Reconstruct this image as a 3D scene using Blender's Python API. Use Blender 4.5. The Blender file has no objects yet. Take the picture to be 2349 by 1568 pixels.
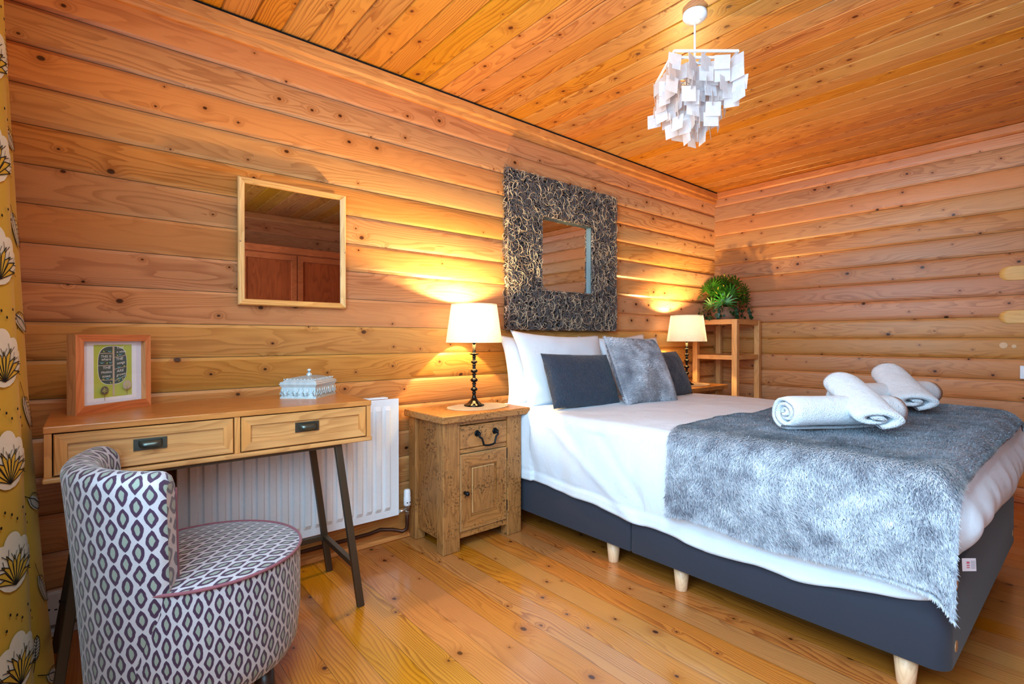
import bpy, math, random
import numpy as np
from mathutils import Vector, Matrix, noise
PI = math.pi
rng = random.Random(7)
SC = bpy.context.scene
COL = SC.collection

# ------------------------------------------------------------------ node helper
class NT:
    def __init__(s, name):
        s.m = bpy.data.materials.new(name); s.m.use_nodes = True
        s.t = s.m.node_tree; s.t.nodes.clear()
        s.out = s.t.nodes.new('ShaderNodeOutputMaterial')
        s.b = s.t.nodes.new('ShaderNodeBsdfPrincipled')
        s.t.links.new(s.b.outputs[0], s.out.inputs[0])
    def put(s, sock, v):
        if isinstance(v, bpy.types.NodeSocket): s.t.links.new(v, sock)
        elif isinstance(v, (tuple, list)):
            v = tuple(v)
            if sock.type == 'RGBA' and len(v) == 3: v = v + (1,)
            sock.default_value = v
        else: sock.default_value = v
    def node(s, typ, ins=None, **kw):
        n = s.t.nodes.new(typ)
        for k, v in kw.items(): setattr(n, k, v)
        for k, v in (ins or {}).items(): s.put(n.inputs[k], v)
        return n
    def M(s, op, a, b=0.0, c=0.0, clamp=False):
        n = s.t.nodes.new('ShaderNodeMath'); n.operation = op; n.use_clamp = clamp
        s.put(n.inputs[0], a); s.put(n.inputs[1], b)
        if op in ('MULTIPLY_ADD', 'SMOOTH_MIN', 'COMPARE'): s.put(n.inputs[2], c)
        return n.outputs[0]
    def step(s, x, a, b, lo=0.0, hi=1.0):
        n = s.t.nodes.new('ShaderNodeMapRange'); n.interpolation_type = 'SMOOTHSTEP'
        s.put(n.inputs[0], x)
        for i, v in enumerate((a, b, lo, hi)): s.put(n.inputs[i+1], v)
        return n.outputs[0]
    def mix(s, f, a, b, mode='MIX'):
        n = s.t.nodes.new('ShaderNodeMix'); n.data_type = 'RGBA'; n.blend_type = mode
        s.put(n.inputs[0], f); s.put(n.inputs[6], a); s.put(n.inputs[7], b)
        return n.outputs[2]
    def xyz(s, v=None):
        if v is None: v = s.node('ShaderNodeTexCoord').outputs['Object']
        n = s.t.nodes.new('ShaderNodeSeparateXYZ'); s.put(n.inputs[0], v); return n.outputs
    def vec(s, x, y, z=0.0):
        n = s.t.nodes.new('ShaderNodeCombineXYZ')
        for i, v in enumerate((x, y, z)): s.put(n.inputs[i], v)
        return n.outputs[0]
    def noise(s, v, scale, detail=2.0, rough=.5, dist=0.0):
        n = s.node('ShaderNodeTexNoise', {'Vector': v, 'Scale': scale, 'Detail': detail, 'Roughness': rough, 'Distortion': dist})
        return n.outputs[0]
    def bump(s, h, strength=.3, dist=.002):
        n = s.node('ShaderNodeBump', {'Height': h, 'Strength': strength, 'Distance': dist})
        s.put(s.b.inputs['Normal'], n.outputs[0])
    def set(s, **kw):
        mp = {'color': 'Base Color', 'rough': 'Roughness', 'metal': 'Metallic', 'spec': 'Specular IOR Level', 'coat': 'Coat Weight',
              'coatr': 'Coat Roughness', 'sheen': 'Sheen Weight', 'trans': 'Transmission Weight', 'alpha': 'Alpha', 'sss': 'Subsurface Weight',
              'emis': 'Emission Color', 'emiss': 'Emission Strength'}
        for k, v in kw.items(): s.put(s.b.inputs[mp[k]], v)
        return s

def srgb(r, g, b):
    f = lambda c: (c/255/12.92) if c/255 <= .04045 else ((c/255+.055)/1.055)**2.4
    return (f(r), f(g), f(b))

def plain(name, col, rough=.5, **kw):
    n = NT(name); n.set(color=col, rough=rough, **kw)
    v = n.node('ShaderNodeTexCoord').outputs['Object']
    h = n.noise(v, 60, 3)
    n.put(n.b.inputs['Base Color'], n.mix(n.M('MULTIPLY', h, .16), col, tuple(c*.6 for c in col)))
    return n.m

def pine(name, ax, av, pitch, off, light, dark, knot, rough=.4, seam=.012, seamcol=(.02, .008, .003), tint=.22, lines=40, coat=0.0, kdens=.42, hot=None, patch=None, seamdark=.85, ringlo=.08, ringhi=.55):
    """boards: ax = axis along the grain, av = axis across it"""
    n = NT(name); o = n.xyz()
    I = {'X': 0, 'Y': 1, 'Z': 2}
    u, v = o[I[ax]], o[I[av]]
    vb = n.M('DIVIDE', n.M('SUBTRACT', v, off), pitch)
    bi = n.M('FLOOR', vb); fr = n.M('SUBTRACT', vb, bi)
    w = n.node('ShaderNodeTexWhiteNoise', {'W': n.M('ADD', bi, .37)}, noise_dimensions='1D')
    rnd = w.outputs['Value']; rc = n.xyz(w.outputs['Color'])
    u2 = n.M('ADD', u, n.M('MULTIPLY', rnd, 37.0))
    n1 = n.noise(n.vec(n.M('MULTIPLY', u2, 1.1), n.M('MULTIPLY', v, 8.0), n.M('MULTIPLY', bi, 3.1)), 1.0, 2.0, .45)
    # knots
    kv = n.vec(n.M('MULTIPLY', u2, 6.2), n.M('MULTIPLY', v, 8.2), n.M('MULTIPLY', bi, 0.0))
    vo = n.node('ShaderNodeTexVoronoi', {'Vector': kv, 'Scale': 1.0, 'Randomness': 1.0}, voronoi_dimensions='2D', feature='F1')
    d = n.M('DIVIDE', vo.outputs['Distance'], 7.2)
    kc = n.xyz(vo.outputs['Color'])
    ex = n.M('LESS_THAN', kc[0], kdens)
    r = n.M('MULTIPLY_ADD', n.M('POWER', kc[1], 2.0), .0105, .0038)
    km = n.M('MULTIPLY', n.step(d, r, n.M('MULTIPLY', r, .6)), ex)
    halo = n.M('MULTIPLY', n.M('EXPONENT', n.M('MULTIPLY', n.M('POWER', n.M('DIVIDE', d, n.M('MULTIPLY', r, 2.6)), 2.0), -1.0)), ex)
    f = n.M('ADD', n.M('MULTIPLY', n1, 15.0), n.M('MULTIPLY', v, float(lines)))
    f = n.M('ADD', f, n.M('MULTIPLY', halo, 2.3))
    f = n.M('ADD', f, n.M('MULTIPLY', n.noise(n.vec(n.M('MULTIPLY', u2, 6.0), n.M('MULTIPLY', v, 60.0)), 1.0, 2.0), .5))
    s = n.M('FRACT', f)
    ring = n.M('MULTIPLY', n.step(s, .35, .93), n.step(s, 1.0, .94))
    fine = n.noise(n.vec(n.M('MULTIPLY', u2, 5.0), n.M('MULTIPLY', v, 330.0)), 1.0, 2.0)
    big = n.noise(n.vec(n.M('MULTIPLY', u2, .9), n.M('MULTIPLY', v, 6.0), rnd), 1.0, 2.0)
    amt = n.M('ADD', n.M('MULTIPLY', ring, n.step(big, .3, .7, ringlo, ringhi)), n.M('MULTIPLY', n.M('SUBTRACT', fine, .45), .45), clamp=True)
    col = n.mix(amt, light, dark)
    hv = n.node('ShaderNodeHueSaturation', {'Hue': n.M('MULTIPLY_ADD', rc[1], .018, .491), 'Saturation': n.M('MULTIPLY_ADD', rc[2], .16, .92),
                'Value': n.M('MULTIPLY_ADD', rnd, tint, 1-tint*.5), 'Color': col})
    col = n.mix(n.M('MULTIPLY', halo, .55), hv.outputs[0], dark)
    col = n.mix(n.M('MULTIPLY', km, .92), col, knot)
    if seam:
        e = n.M('ABSOLUTE', n.M('SUBTRACT', fr, .5))
        sm = n.step(e, .5-seam*1.6, .5-seam*.5)
        col = n.mix(n.M('MULTIPLY', sm, seamdark), col, seamcol)
    n.set(color=col, rough=n.M('MULTIPLY_ADD', fine, .12, rough-.06), coat=coat, coatr=.12)
    n.bump(n.M('SUBTRACT', n.M('MULTIPLY', fine, .25), n.M('MULTIPLY', ring, .3)), .12, .002)
    return n.m

def wood(name, ax, av, light, dark, rough=.45, scale=1.0, distress=0.0, edge=None):
    n = NT(name); o = n.xyz(); I = {'X': 0, 'Y': 1, 'Z': 2}
    third = [k for k in 'XYZ' if k not in (ax, av)][0]
    u, v, t = o[I[ax]], o[I[av]], o[I[third]]
    oi = n.node('ShaderNodeObjectInfo').outputs['Random']
    u2 = n.M('MULTIPLY_ADD', oi, 9.0, u)
    n1 = n.noise(n.vec(n.M('MULTIPLY', u2, 1.6*scale), n.M('MULTIPLY', v, 11*scale), n.M('MULTIPLY', t, 6*scale)), 1.0, 2.0)
    f = n.M('FRACT', n.M('ADD', n.M('MULTIPLY', n1, 12.0), n.M('MULTIPLY', n.M('ADD', v, t), 30*scale)))
    ring = n.M('MULTIPLY', n.step(f, .3, .93), n.step(f, 1.0, .93))
    fine = n.noise(n.vec(n.M('MULTIPLY', u2, 8*scale), n.M('MULTIPLY', v, 260*scale), n.M('MULTIPLY', t, 260*scale)), 1.0, 2.0)
    amt = n.M('ADD', n.M('MULTIPLY', ring, .4), n.M('MULTIPLY', n.M('SUBTRACT', fine, .42), .55), clamp=True)
    col = n.mix(amt, light, dark)
    vb = n.M('MULTIPLY_ADD', n.noise(n.node('ShaderNodeTexCoord').outputs['Object'], 5.0, 2.0), .5, .75)
    col = n.mix(1.0, col, n.node('ShaderNodeCombineColor', {'Red': vb, 'Green': vb, 'Blue': vb}).outputs[0], 'MULTIPLY')
    if distress:
        vv = n.node('ShaderNodeTexCoord').outputs['Object']
        a = n.noise(vv, 75, 4, .7); b = n.noise(vv, 9, 2)
        sp = n.M('MULTIPLY', n.step(a, .5, .62), n.step(b, .42, .6))
        col = n.mix(n.M('MULTIPLY', sp, distress), col, tuple(c*.25 for c in dark))
        sp2 = n.step(n.noise(vv, 38, 4, .75), .60, .70)
        col = n.mix(n.M('MULTIPLY', sp2, distress*.55), col, tuple(min(1, c*1.5) for c in light))
        g = n.node('ShaderNodeNewGeometry').outputs['Pointiness']
        if edge: col = n.mix(n.M('MULTIPLY', n.step(g, .56, .66), .7), col, edge)
    n.set(color=col, rough=rough)
    n.bump(n.M('SUBTRACT', fine, n.M('MULTIPLY', ring, .4)), .15, .002)
    return n.m

# ------------------------------------------------------------------ mesh helper
class MB:
    def __init__(s): s.v = []; s.f = []; s.mi = []; s.sm = []; s.uv = {}
    def add(s, vs, fs, mi=0, smooth=False, uvs=None):
        b = len(s.v); s.v += [tuple(p) for p in vs]
        for k, f in enumerate(fs):
            s.f.append(tuple(i+b for i in f)); s.mi.append(mi); s.sm.append(smooth)
            if uvs is not None: s.uv[len(s.f)-1] = [uvs[i] for i in f]
        return s
    def box(s, x0, x1, y0, y1, z0, z1, mi=0):
        x0, x1 = min(x0, x1), max(x0, x1); y0, y1 = min(y0, y1), max(y0, y1); z0, z1 = min(z0, z1), max(z0, z1)
        v = [(x, y, z) for z in (z0, z1) for y in (y0, y1) for x in (x0, x1)]
        return s.add(v, [(0, 2, 3, 1), (4, 5, 7, 6), (0, 1, 5, 4), (2, 6, 7, 3), (0, 4, 6, 2), (1, 3, 7, 5)], mi)
    def bar(s, a, b, w, h, mi=0, up=(0, 0, 1)):
        """rectangular bar a->b, w across, h along up"""
        a = Vector(a); b = Vector(b); d = (b-a).normalized(); u = Vector(up)
        r = d.cross(u).normalized(); u = r.cross(d)
        vs = []
        for p in (a, b):
            for sx, sy in ((-1, -1), (1, -1), (1, 1), (-1, 1)): vs.append(p+r*(w/2*sx)+u*(h/2*sy))
        return s.add(vs, [(3, 2, 1, 0), (4, 5, 6, 7), (0, 1, 5, 4), (1, 2, 6, 5), (2, 3, 7, 6), (3, 0, 4, 7)], mi)
    def tube(s, pts, rad, seg=8, mi=0, cap=True, smooth=True, closed=False):
        pts = [Vector(p) for p in pts]; n = len(pts)
        rs = rad if isinstance(rad, (list, tuple)) else [rad]*n
        vs = []; prev = None
        for i, p in enumerate(pts):
            if closed: t = (pts[(i+1) % n]-pts[i-1]).normalized()
            else: t = (pts[min(i+1, n-1)]-pts[max(i-1, 0)]).normalized()
            if prev is None:
                ref = Vector((0, 0, 1)) if abs(t.z) < .9 else Vector((1, 0, 0))
                a = t.cross(ref).normalized()
            else: a = (prev-t*prev.dot(t)).normalized()
            prev = a; b = t.cross(a)
            for k in range(seg):
                an = 2*PI*k/seg; vs.append(p+a*(math.cos(an)*rs[i])+b*(math.sin(an)*rs[i]))
        fs = []
        m = n if closed else n-1
        for i in range(m):
            j = (i+1) % n
            for k in range(seg): fs.append((i*seg+k, i*seg+(k+1) % seg, j*seg+(k+1) % seg, j*seg+k))
        s.add(vs, fs, mi, smooth)
        if cap and not closed:
            b = len(s.v)-n*seg
            s.f.append(tuple(b+k for k in range(seg-1, -1, -1))); s.mi.append(mi); s.sm.append(False)
            s.f.append(tuple(b+(n-1)*seg+k for k in range(seg))); s.mi.append(mi); s.sm.append(False)
        return s
    def lathe(s, prof, c=(0, 0, 0), seg=32, mi=0, smooth=True, capb=True, capt=True):
        vs = []; n = len(prof)
        for r, z in prof:
            for k in range(seg):
                a = 2*PI*k/seg; vs.append((c[0]+r*math.cos(a), c[1]+r*math.sin(a), c[2]+z))
        fs = [(i*seg+k, i*seg+(k+1) % seg, (i+1)*seg+(k+1) % seg, (i+1)*seg+k) for i in range(n-1) for k in range(seg)]
        b = len(s.v); s.add(vs, fs, mi, smooth)
        if capb: s.f.append(tuple(b+k for k in range(seg-1, -1, -1))); s.mi.append(mi); s.sm.append(False)
        if capt: s.f.append(tuple(b+(n-1)*seg+k for k in range(seg))); s.mi.append(mi); s.sm.append(False)
        return s
    def grid(s, fn, nu, nv, mi=0, smooth=True, closeu=False, uvfn=None, flip=False):
        vs = [fn(i/nu, j/nv) for j in range(nv+1) for i in range(nu+(0 if closeu else 1))]
        W = nu if closeu else nu+1
        fs = []
        for j in range(nv):
            for i in range(nu):
                q = (j*W+i, j*W+(i+1) % W, (j+1)*W+(i+1) % W, (j+1)*W+i)
                fs.append(q[::-1] if flip else q)
        uvs = None
        if uvfn: uvs = [uvfn(i/nu, j/nv) for j in range(nv+1) for i in range(nu+(0 if closeu else 1))]
        return s.add(vs, fs, mi, smooth, uvs)
    def poly_prism(s, pts, z0, z1, mi=0, smooth=False):
        n = len(pts); vs = [(x, y, z0) for x, y in pts]+[(x, y, z1) for x, y in pts]
        fs = [tuple(range(n-1, -1, -1)), tuple(range(n, 2*n))]
        b = len(s.v); s.add(vs, fs, mi, False)
        for k in range(n):
            s.f.append((b+k, b+(k+1) % n, b+n+(k+1) % n, b+n+k)); s.mi.append(mi); s.sm.append(smooth)
        return s
    def build(s, name, mats, parent=None, bevel=0.0, seg=2, subd=0, weld=False, off=None, autos=False):
        me = bpy.data.meshes.new(name); me.from_pydata(s.v, [], s.f); me.validate()
        if not isinstance(mats, (list, tuple)): mats = [mats]
        for m in mats: me.materials.append(m)
        if len(me.polygons) == len(s.f):
            me.polygons.foreach_set('material_index', s.mi); me.polygons.foreach_set('use_smooth', s.sm)
            if s.uv:
                L = me.uv_layers.new(name='UVMap')
                for fi, uvs in s.uv.items():
                    p = me.polygons[fi]
                    for k, li in enumerate(p.loop_indices): L.data[li].uv = uvs[k]
        else: print('WARN poly mismatch', name)
        o = bpy.data.objects.new(name, me); COL.objects.link(o)
        if parent is not None: o.parent = parent
        if weld:
            md = o.modifiers.new('weld', 'WELD'); md.merge_threshold = .0002
        if bevel:
            md = o.modifiers.new('bevel', 'BEVEL'); md.width = bevel; md.segments = seg; md.limit_method = 'ANGLE'; md.angle_limit = .6
            md.harden_normals = False
        if subd:
            md = o.modifiers.new('sub', 'SUBSURF'); md.levels = subd; md.render_levels = subd
        if off is not None: o.location = off
        return o

def tag(o, label, cat, group=None, kind=None):
    if label: o['label'] = label
    if cat: o['category'] = cat
    if group: o['group'] = group
    if kind: o['kind'] = kind
    return o
def empty(name, loc, rz, label, cat, group=None):
    o = bpy.data.objects.new(name, None); COL.objects.link(o); o.location = loc; o.rotation_euler = (0, 0, rz)
    o.empty_display_size = .05
    return tag(o, label, cat, group)
def copy_tree(o, parent=None):
    c = o.copy(); COL.objects.link(c)
    if parent is not None: c.parent = parent
    for ch in list(o.children): copy_tree(ch, c)
    return c
def local(root, p):
    """world point to the local frame of an (un-parented) root"""
    d = Vector(p)-Vector(root.location); a = -root.rotation_euler.z
    return Vector((d.x*math.cos(a)-d.y*math.sin(a), d.x*math.sin(a)+d.y*math.cos(a), d.z))

def text2d(txt, size, fn=None):
    cu = bpy.data.curves.new('t', 'FONT'); cu.body = txt; cu.size = size; cu.resolution_u = 3
    cu.align_x = 'CENTER'
    ob = bpy.data.objects.new('t', cu); COL.objects.link(ob)
    dg = bpy.context.evaluated_depsgraph_get(); dg.update()
    me = bpy.data.meshes.new_from_object(ob.evaluated_get(dg))
    vs = [tuple(v.co) for v in me.vertices]; fs = [tuple(p.vertices) for p in me.polygons]
    bpy.data.objects.remove(ob); bpy.data.curves.remove(cu); bpy.data.meshes.remove(me)
    return vs, fs

# ------------------------------------------------------------------ fur (blades in the same mesh)
def fur_object(name, mb, mats, P, N, D, length, width, seed, parent=None, col=None):
    """P,N,D numpy arrays: roots, normals, comb directions. Blades become part of the mesh of mb."""
    r = np.random.RandomState(seed); n = len(P)
    L = length*(.7+.6*r.rand(n))[:, None]
    jit = r.normal(size=(n, 3))*.33
    d = D+jit; d -= N*(d*N).sum(1, keepdims=True); d /= np.linalg.norm(d, axis=1, keepdims=True)+1e-9
    side = np.cross(N, d)
    lift = (.30+.35*r.rand(n))[:, None]
    w = width*(.7+.6*r.rand(n))[:, None]
    p0 = P-N*.002
    p1 = P+(N*lift*.75+d*.45)*L*.55
    p2 = P+(N*lift*.8+d*1.0)*L*(.75)
    V = np.stack([p0-side*w*.5, p0+side*w*.5, p1-side*w*.45, p1+side*w*.45, p2], 1).reshape(-1, 3)
    b = len(mb.v)
    base = (np.arange(n)*5+b)[:, None]
    q = (base+np.array([[0, 1, 3, 2]])).tolist(); t = (base+np.array([[2, 3, 4]])).tolist()
    nb = len(mb.f)
    mb.v += V.tolist(); mb.f += [tuple(x) for x in q]+[tuple(x) for x in t]
    mb.mi += [1]*(2*n); mb.sm += [True]*(2*n)
    o = mb.build(name, mats, parent)
    me = o.data
    at = me.attributes.new('fur', 'FLOAT', 'POINT')
    val = np.zeros(len(me.vertices), dtype=np.float32)
    val[b:] = np.tile(np.array([0, 0, .5, .5, 1.0]), n)
    at.data.foreach_set('value', val)
    at2 = me.attributes.new('furc', 'FLOAT', 'POINT')
    v2 = np.full(len(me.vertices), .5, dtype=np.float32)
    v2[b:] = np.repeat(col if col is not None else r.rand(n), 5)
    at2.data.foreach_set('value', v2)
    return o

def fur_mats():
    n = NT('grey_fur_backing'); v = n.node('ShaderNodeTexCoord').outputs['Object']
    n.set(color=n.mix(n.noise(v, 9, 3), srgb(112, 113, 122), srgb(164, 166, 176)), rough=.9)
    a = n.m
    n = NT('grey_fur_pile')
    t = n.node('ShaderNodeAttribute', attribute_name='fur').outputs['Fac']
    c = n.node('ShaderNodeAttribute', attribute_name='furc').outputs['Fac']
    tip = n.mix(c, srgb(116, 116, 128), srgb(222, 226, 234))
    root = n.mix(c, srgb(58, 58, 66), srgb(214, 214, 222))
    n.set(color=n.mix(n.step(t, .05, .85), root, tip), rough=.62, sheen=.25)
    return [a, n.m]

# ================================================================== materials
M = {}
WL, WD, WK = srgb(206, 147, 94), srgb(154, 92, 48), srgb(62, 30, 20)
M['wallA'] = pine('honey_pine_logs', 'X', 'Z', .1395, .006, WL, WD, WK, rough=.42, seam=.009, seamdark=.85, lines=30, tint=.2)
M['wallB'] = pine('honey_pine_logs_side', 'Y', 'Z', .1395, .092, srgb(206, 146, 96), srgb(156, 92, 52), WK, rough=.45, seam=.009, seamdark=.85, lines=30, tint=.2)
M['ceil'] = pine('orange_pine_ceiling_boards', 'Y', 'X', .1202, .560, srgb(202, 138, 68), srgb(150, 84, 32), srgb(90, 38, 12), rough=.33, seam=.02, seamcol=(.09, .03, .008), tint=.2, lines=45, kdens=.5, seamdark=.35, ringlo=.25, ringhi=.85)
M['floor'] = pine('varnished_pine_floorboards', 'Y', 'X', .112, .03, srgb(200, 134, 62), srgb(144, 78, 30), srgb(70, 30, 14), rough=.3, seam=.008, seamcol=(.03, .012, .004), tint=.16, lines=80, coat=.6, kdens=.46, seamdark=.65, ringlo=.25, ringhi=.75)
M['trim'] = wood('pine_trim', 'X', 'Z', srgb(214, 146, 86), srgb(176, 104, 54), .4)
M['trimY'] = wood('pine_trim_side', 'Y', 'Z', srgb(204, 132, 84), srgb(166, 96, 54), .4)
M['dark'] = plain('dark_gap', (.006, .006, .008), .9)
M['deskX'] = wood('desk_oak', 'X', 'Z', srgb(204, 150, 96), srgb(158, 102, 56), .38, .8)
M['deskTop'] = wood('desk_oak_top', 'X', 'Y', srgb(196, 132, 74), srgb(150, 90, 44), .3, .8)
M['deskV'] = wood('desk_oak_upright', 'Z', 'X', srgb(206, 144, 84), srgb(160, 98, 50), .4, .8)
M['nsV'] = wood('rustic_oak_upright', 'Z', 'X', srgb(174, 122, 70), srgb(108, 66, 32), .5, 1.2, .8, srgb(226, 190, 140))
M['nsP'] = wood('rustic_oak_panel', 'Z', 'X', srgb(168, 116, 66), srgb(104, 62, 30), .5, 1.2, .8)
M['nsH'] = wood('rustic_oak_level', 'X', 'Y', srgb(180, 126, 72), srgb(112, 70, 34), .45, 1.2, .8, srgb(226, 190, 140))
M['shelf'] = wood('light_pine_shelf', 'Z', 'X', srgb(222, 174, 118), srgb(188, 132, 80), .45)
M['mirframe'] = wood('pale_pine_frame', 'Z', 'X', srgb(236, 192, 134), srgb(204, 146, 88), .4)
M['mirframeH'] = wood('pale_pine_frame_level', 'X', 'Z', srgb(226, 168, 100), srgb(190, 126, 66), .4)
M['picframe'] = wood('orange_wood_frame', 'X', 'Z', srgb(198, 118, 70), srgb(164, 84, 44), .4)
M['picside'] = wood('knotty_frame_side', 'Z', 'Y', srgb(206, 150, 100), srgb(160, 104, 62), .45, 1.5)
M['legw'] = wood('beech_leg', 'Z', 'X', srgb(232, 190, 152), srgb(206, 158, 118), .45, 2)
M['white'] = plain('white_enamel', srgb(238, 240, 244), .3)
M['plastic'] = plain('white_plastic', srgb(232, 234, 240), .35)
M['bronze'] = plain('bronze_leg_metal', srgb(92, 80, 66), .42, metal=.55)
M['pewter'] = plain('aged_pewter', srgb(98, 104, 98), .35, metal=.8)
M['iron'] = plain('black_iron', srgb(34, 36, 40), .38, metal=.5)
M['blackgl'] = plain('gloss_black', srgb(14, 12, 12), .12)
M['copper'] = plain('brown_pipe', srgb(82, 52, 38), .35, metal=.4)
M['chrome'] = plain('dull_chrome', srgb(190, 180, 172), .25, metal=.9)
M['basef'] = None
n = NT('silver_relief'); v = n.node('ShaderNodeTexCoord').outputs['Object']
pt = n.node('ShaderNodeNewGeometry').outputs['Pointiness']; cc = n.mix(n.noise(v, 50, 3), srgb(176, 198, 206), srgb(226, 238, 242))
n.set(color=n.mix(n.step(pt, .46, .52), srgb(96, 112, 118), cc), rough=.32, metal=.4); n.bump(n.noise(v, 160, 3), .4, .002)  # shade in the relief crevices is put into the colour
M['silver'] = n.m
n = NT('mirror_glass'); n.set(color=(.86, .86, .87), rough=.015, metal=1.0); M['mirror'] = n.m
n = NT('dimmed_mirror_glass'); n.set(color=(.48, .43, .43), rough=.02, metal=1.0); M['mirror2'] = n.m  # glass tint darkened to stand in for the dim room it reflects
n = NT('bevelled_glass'); n.set(color=srgb(100, 112, 110), rough=.4); M['glassedge'] = n.m

def fabric(name, col, col2=None, scale=900, rough=.85, sheen=.15, bump=.25, wr=0.0):
    n = NT(name); v = n.node('ShaderNodeTexCoord').outputs['Object']; o = n.xyz(v)
    a = n.noise(v, scale, 2); b = n.noise(v, 5, 3)
    n.set(color=n.mix(n.M('MULTIPLY', n.M('ADD', a, b), .35), col, col2 or tuple(c*.8 for c in col)), rough=rough, sheen=sheen)
    h = n.M('MULTIPLY', a, .15)
    if wr:
        w = n.noise(v, 7, 4, .55, .8); h = n.M('ADD', h, n.M('MULTIPLY', w, wr))
        h = n.M('ADD', h, n.M('MULTIPLY', n.step(n.M('SINE', n.M('MULTIPLY', n.xyz(v)[1], 420.0)), -.2, .2), .02))
        n.bump(h, .6, .02)
    else: n.bump(h, bump, .002)
    return n.m
M['linen'] = fabric('white_bed_linen', srgb(230, 238, 248), srgb(216, 226, 240), 700, .8, .1, wr=.55)
M['pillow'] = fabric('white_pillow_cotton', srgb(232, 239, 248), srgb(218, 228, 241), 700, .8, .1, wr=.5)
M['base'] = fabric('charcoal_divan_fabric', srgb(58, 60, 72), srgb(46, 48, 58), 1400, .9, .15)
M['satin'] = fabric('grey_satin_backing', srgb(96, 99, 110), srgb(78, 82, 92), 900, .5, .1)
M['mat'] = fabric('beige_woven_mat', srgb(214, 196, 166), srgb(180, 158, 126), 500, .85, .05)
n = NT('charcoal_crinkle_cushion'); v = n.node('ShaderNodeTexCoord').outputs['Object']
cr = n.node('ShaderNodeTexVoronoi', {'Vector': v, 'Scale': 55.0}, feature='DISTANCE_TO_EDGE').outputs['Distance']
n.set(color=n.mix(n.noise(v, 30, 3), srgb(42, 52, 66), srgb(58, 68, 84)), rough=.75, sheen=.2)
n.bump(n.M('ADD', n.step(cr, 0, .25), n.noise(v, 40, 3)), .55, .004); M['charcushion'] = n.m
n = NT('white_terry_towelling'); v = n.node('ShaderNodeTexCoord').outputs['Object']
n.set(color=n.mix(n.noise(v, 200, 2), srgb(246, 248, 252), srgb(226, 232, 242)), rough=.95, sheen=.35)
n.bump(n.M('ADD', n.noise(v, 300, 2), n.M('MULTIPLY', n.noise(v, 28, 3), 1.2)), .9, .008); M['towel'] = n.m

# lamp shade: linen with light through it
n = NT('linen_lamp_shade'); v = n.node('ShaderNodeTexCoord').outputs['Object']; o = n.xyz(v)
w = n.M('ADD', n.noise(n.vec(n.M('MULTIPLY', o[0], 40.), n.M('MULTIPLY', o[1], 40.), n.M('MULTIPLY', o[2], 600.)), 1.0, 2),
        n.noise(n.vec(n.M('MULTIPLY', o[0], 500.), n.M('MULTIPLY', o[1], 500.), n.M('MULTIPLY', o[2], 60.)), 1.0, 2))
c = n.mix(n.step(w, .8, 1.3), srgb(206, 196, 178), srgb(240, 232, 214))
n.set(color=c, rough=.9)
tr = n.node('ShaderNodeBsdfTranslucent', {'Color': srgb(236, 240, 252)})
mx = n.node('ShaderNodeMixShader', {0: .36, 1: n.b.outputs[0], 2: tr.outputs[0]})
n.t.links.new(mx.outputs[0], n.out.inputs[0]); M['shade'] = n.m
n = NT('lit_bulb'); n.set(color=(1, .9, .7), emis=(1, .72, .36), emiss=12.0); M['bulb'] = n.m

# capiz shell
n = NT('capiz_shell'); v = n.node('ShaderNodeTexCoord').outputs['Object']; oi = n.node('ShaderNodeObjectInfo').outputs['Random']
a = n.noise(v, 45, 3, .6, 1.5)
c = n.mix(a, srgb(214, 210, 216), srgb(250, 248, 250))
c = n.mix(n.M('MULTIPLY', oi, .35), c, srgb(236, 216, 204))
n.set(color=c, rough=.22, spec=.7); n.bump(n.noise(v, 60, 3, .6, 1.0), .5, .003)
tr = n.node('ShaderNodeBsdfTranslucent', {'Color': c})
mx = n.node('ShaderNodeMixShader', {0: .42, 1: n.b.outputs[0], 2: tr.outputs[0]})
tp = n.node('ShaderNodeBsdfTransparent'); m2 = n.node('ShaderNodeMixShader', {0: .30, 1: mx.outputs[0], 2: tp.outputs[0]})
n.t.links.new(m2.outputs[0], n.out.inputs[0]); M['capiz'] = n.m

# chair fabric: pointed ovals outlined in purple, UV in metres
def ogee(name, W=.046, H=.056):
    n = NT(name); uv = n.node('ShaderNodeTexCoord').outputs['UV']
    ns = n.node('ShaderNodeTexNoise', {'Vector': uv, 'Scale': 55.0, 'Detail': 1.0})
    o = n.xyz(uv); no = n.xyz(ns.outputs['Color'])
    u = n.M('ADD', o[0], n.M('MULTIPLY', n.M('SUBTRACT', no[0], .5), .006))
    v = n.M('ADD', o[1], n.M('MULTIPLY', n.M('SUBTRACT', no[1], .5), .006))
    def lens(du, dv):
        a = n.M('SUBTRACT', n.M('FRACT', n.M('ADD', n.M('DIVIDE', u, W), du)), .5)
        b = n.M('SUBTRACT', n.M('FRACT', n.M('ADD', n.M('DIVIDE', v, H), dv)), .5)
        a = n.M('DIVIDE', n.M('ABSOLUTE', a), .262); b = n.M('DIVIDE', n.M('ABSOLUTE', b), .49)
        return n.M('ADD', n.M('POWER', a, 1.15), n.M('POWER', b, 1.55))
    f = n.M('MINIMUM', lens(0, 0), lens(.5, .5))
    weave = n.noise(n.vec(n.M('MULTIPLY', u, 500.), n.M('MULTIPLY', v, 900.)), 1.0, 2)
    bg = n.mix(weave, srgb(150, 143, 148), srgb(194, 187, 190))
    ins = n.mix(weave, srgb(116, 124, 112), srgb(148, 154, 140))
    c = n.mix(n.step(f, .88, .96), n.mix(n.step(f, .34, .42), ins, srgb(62, 34, 60)), bg)
    n.set(color=c, rough=.72, sheen=.3)
    n.bump(n.M('ADD', n.M('MULTIPLY', weave, .3), n.step(f, 1.0, .9)), .35, .002)
    return n.m
M['ogee'] = ogee('purple_ogee_upholstery')
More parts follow.
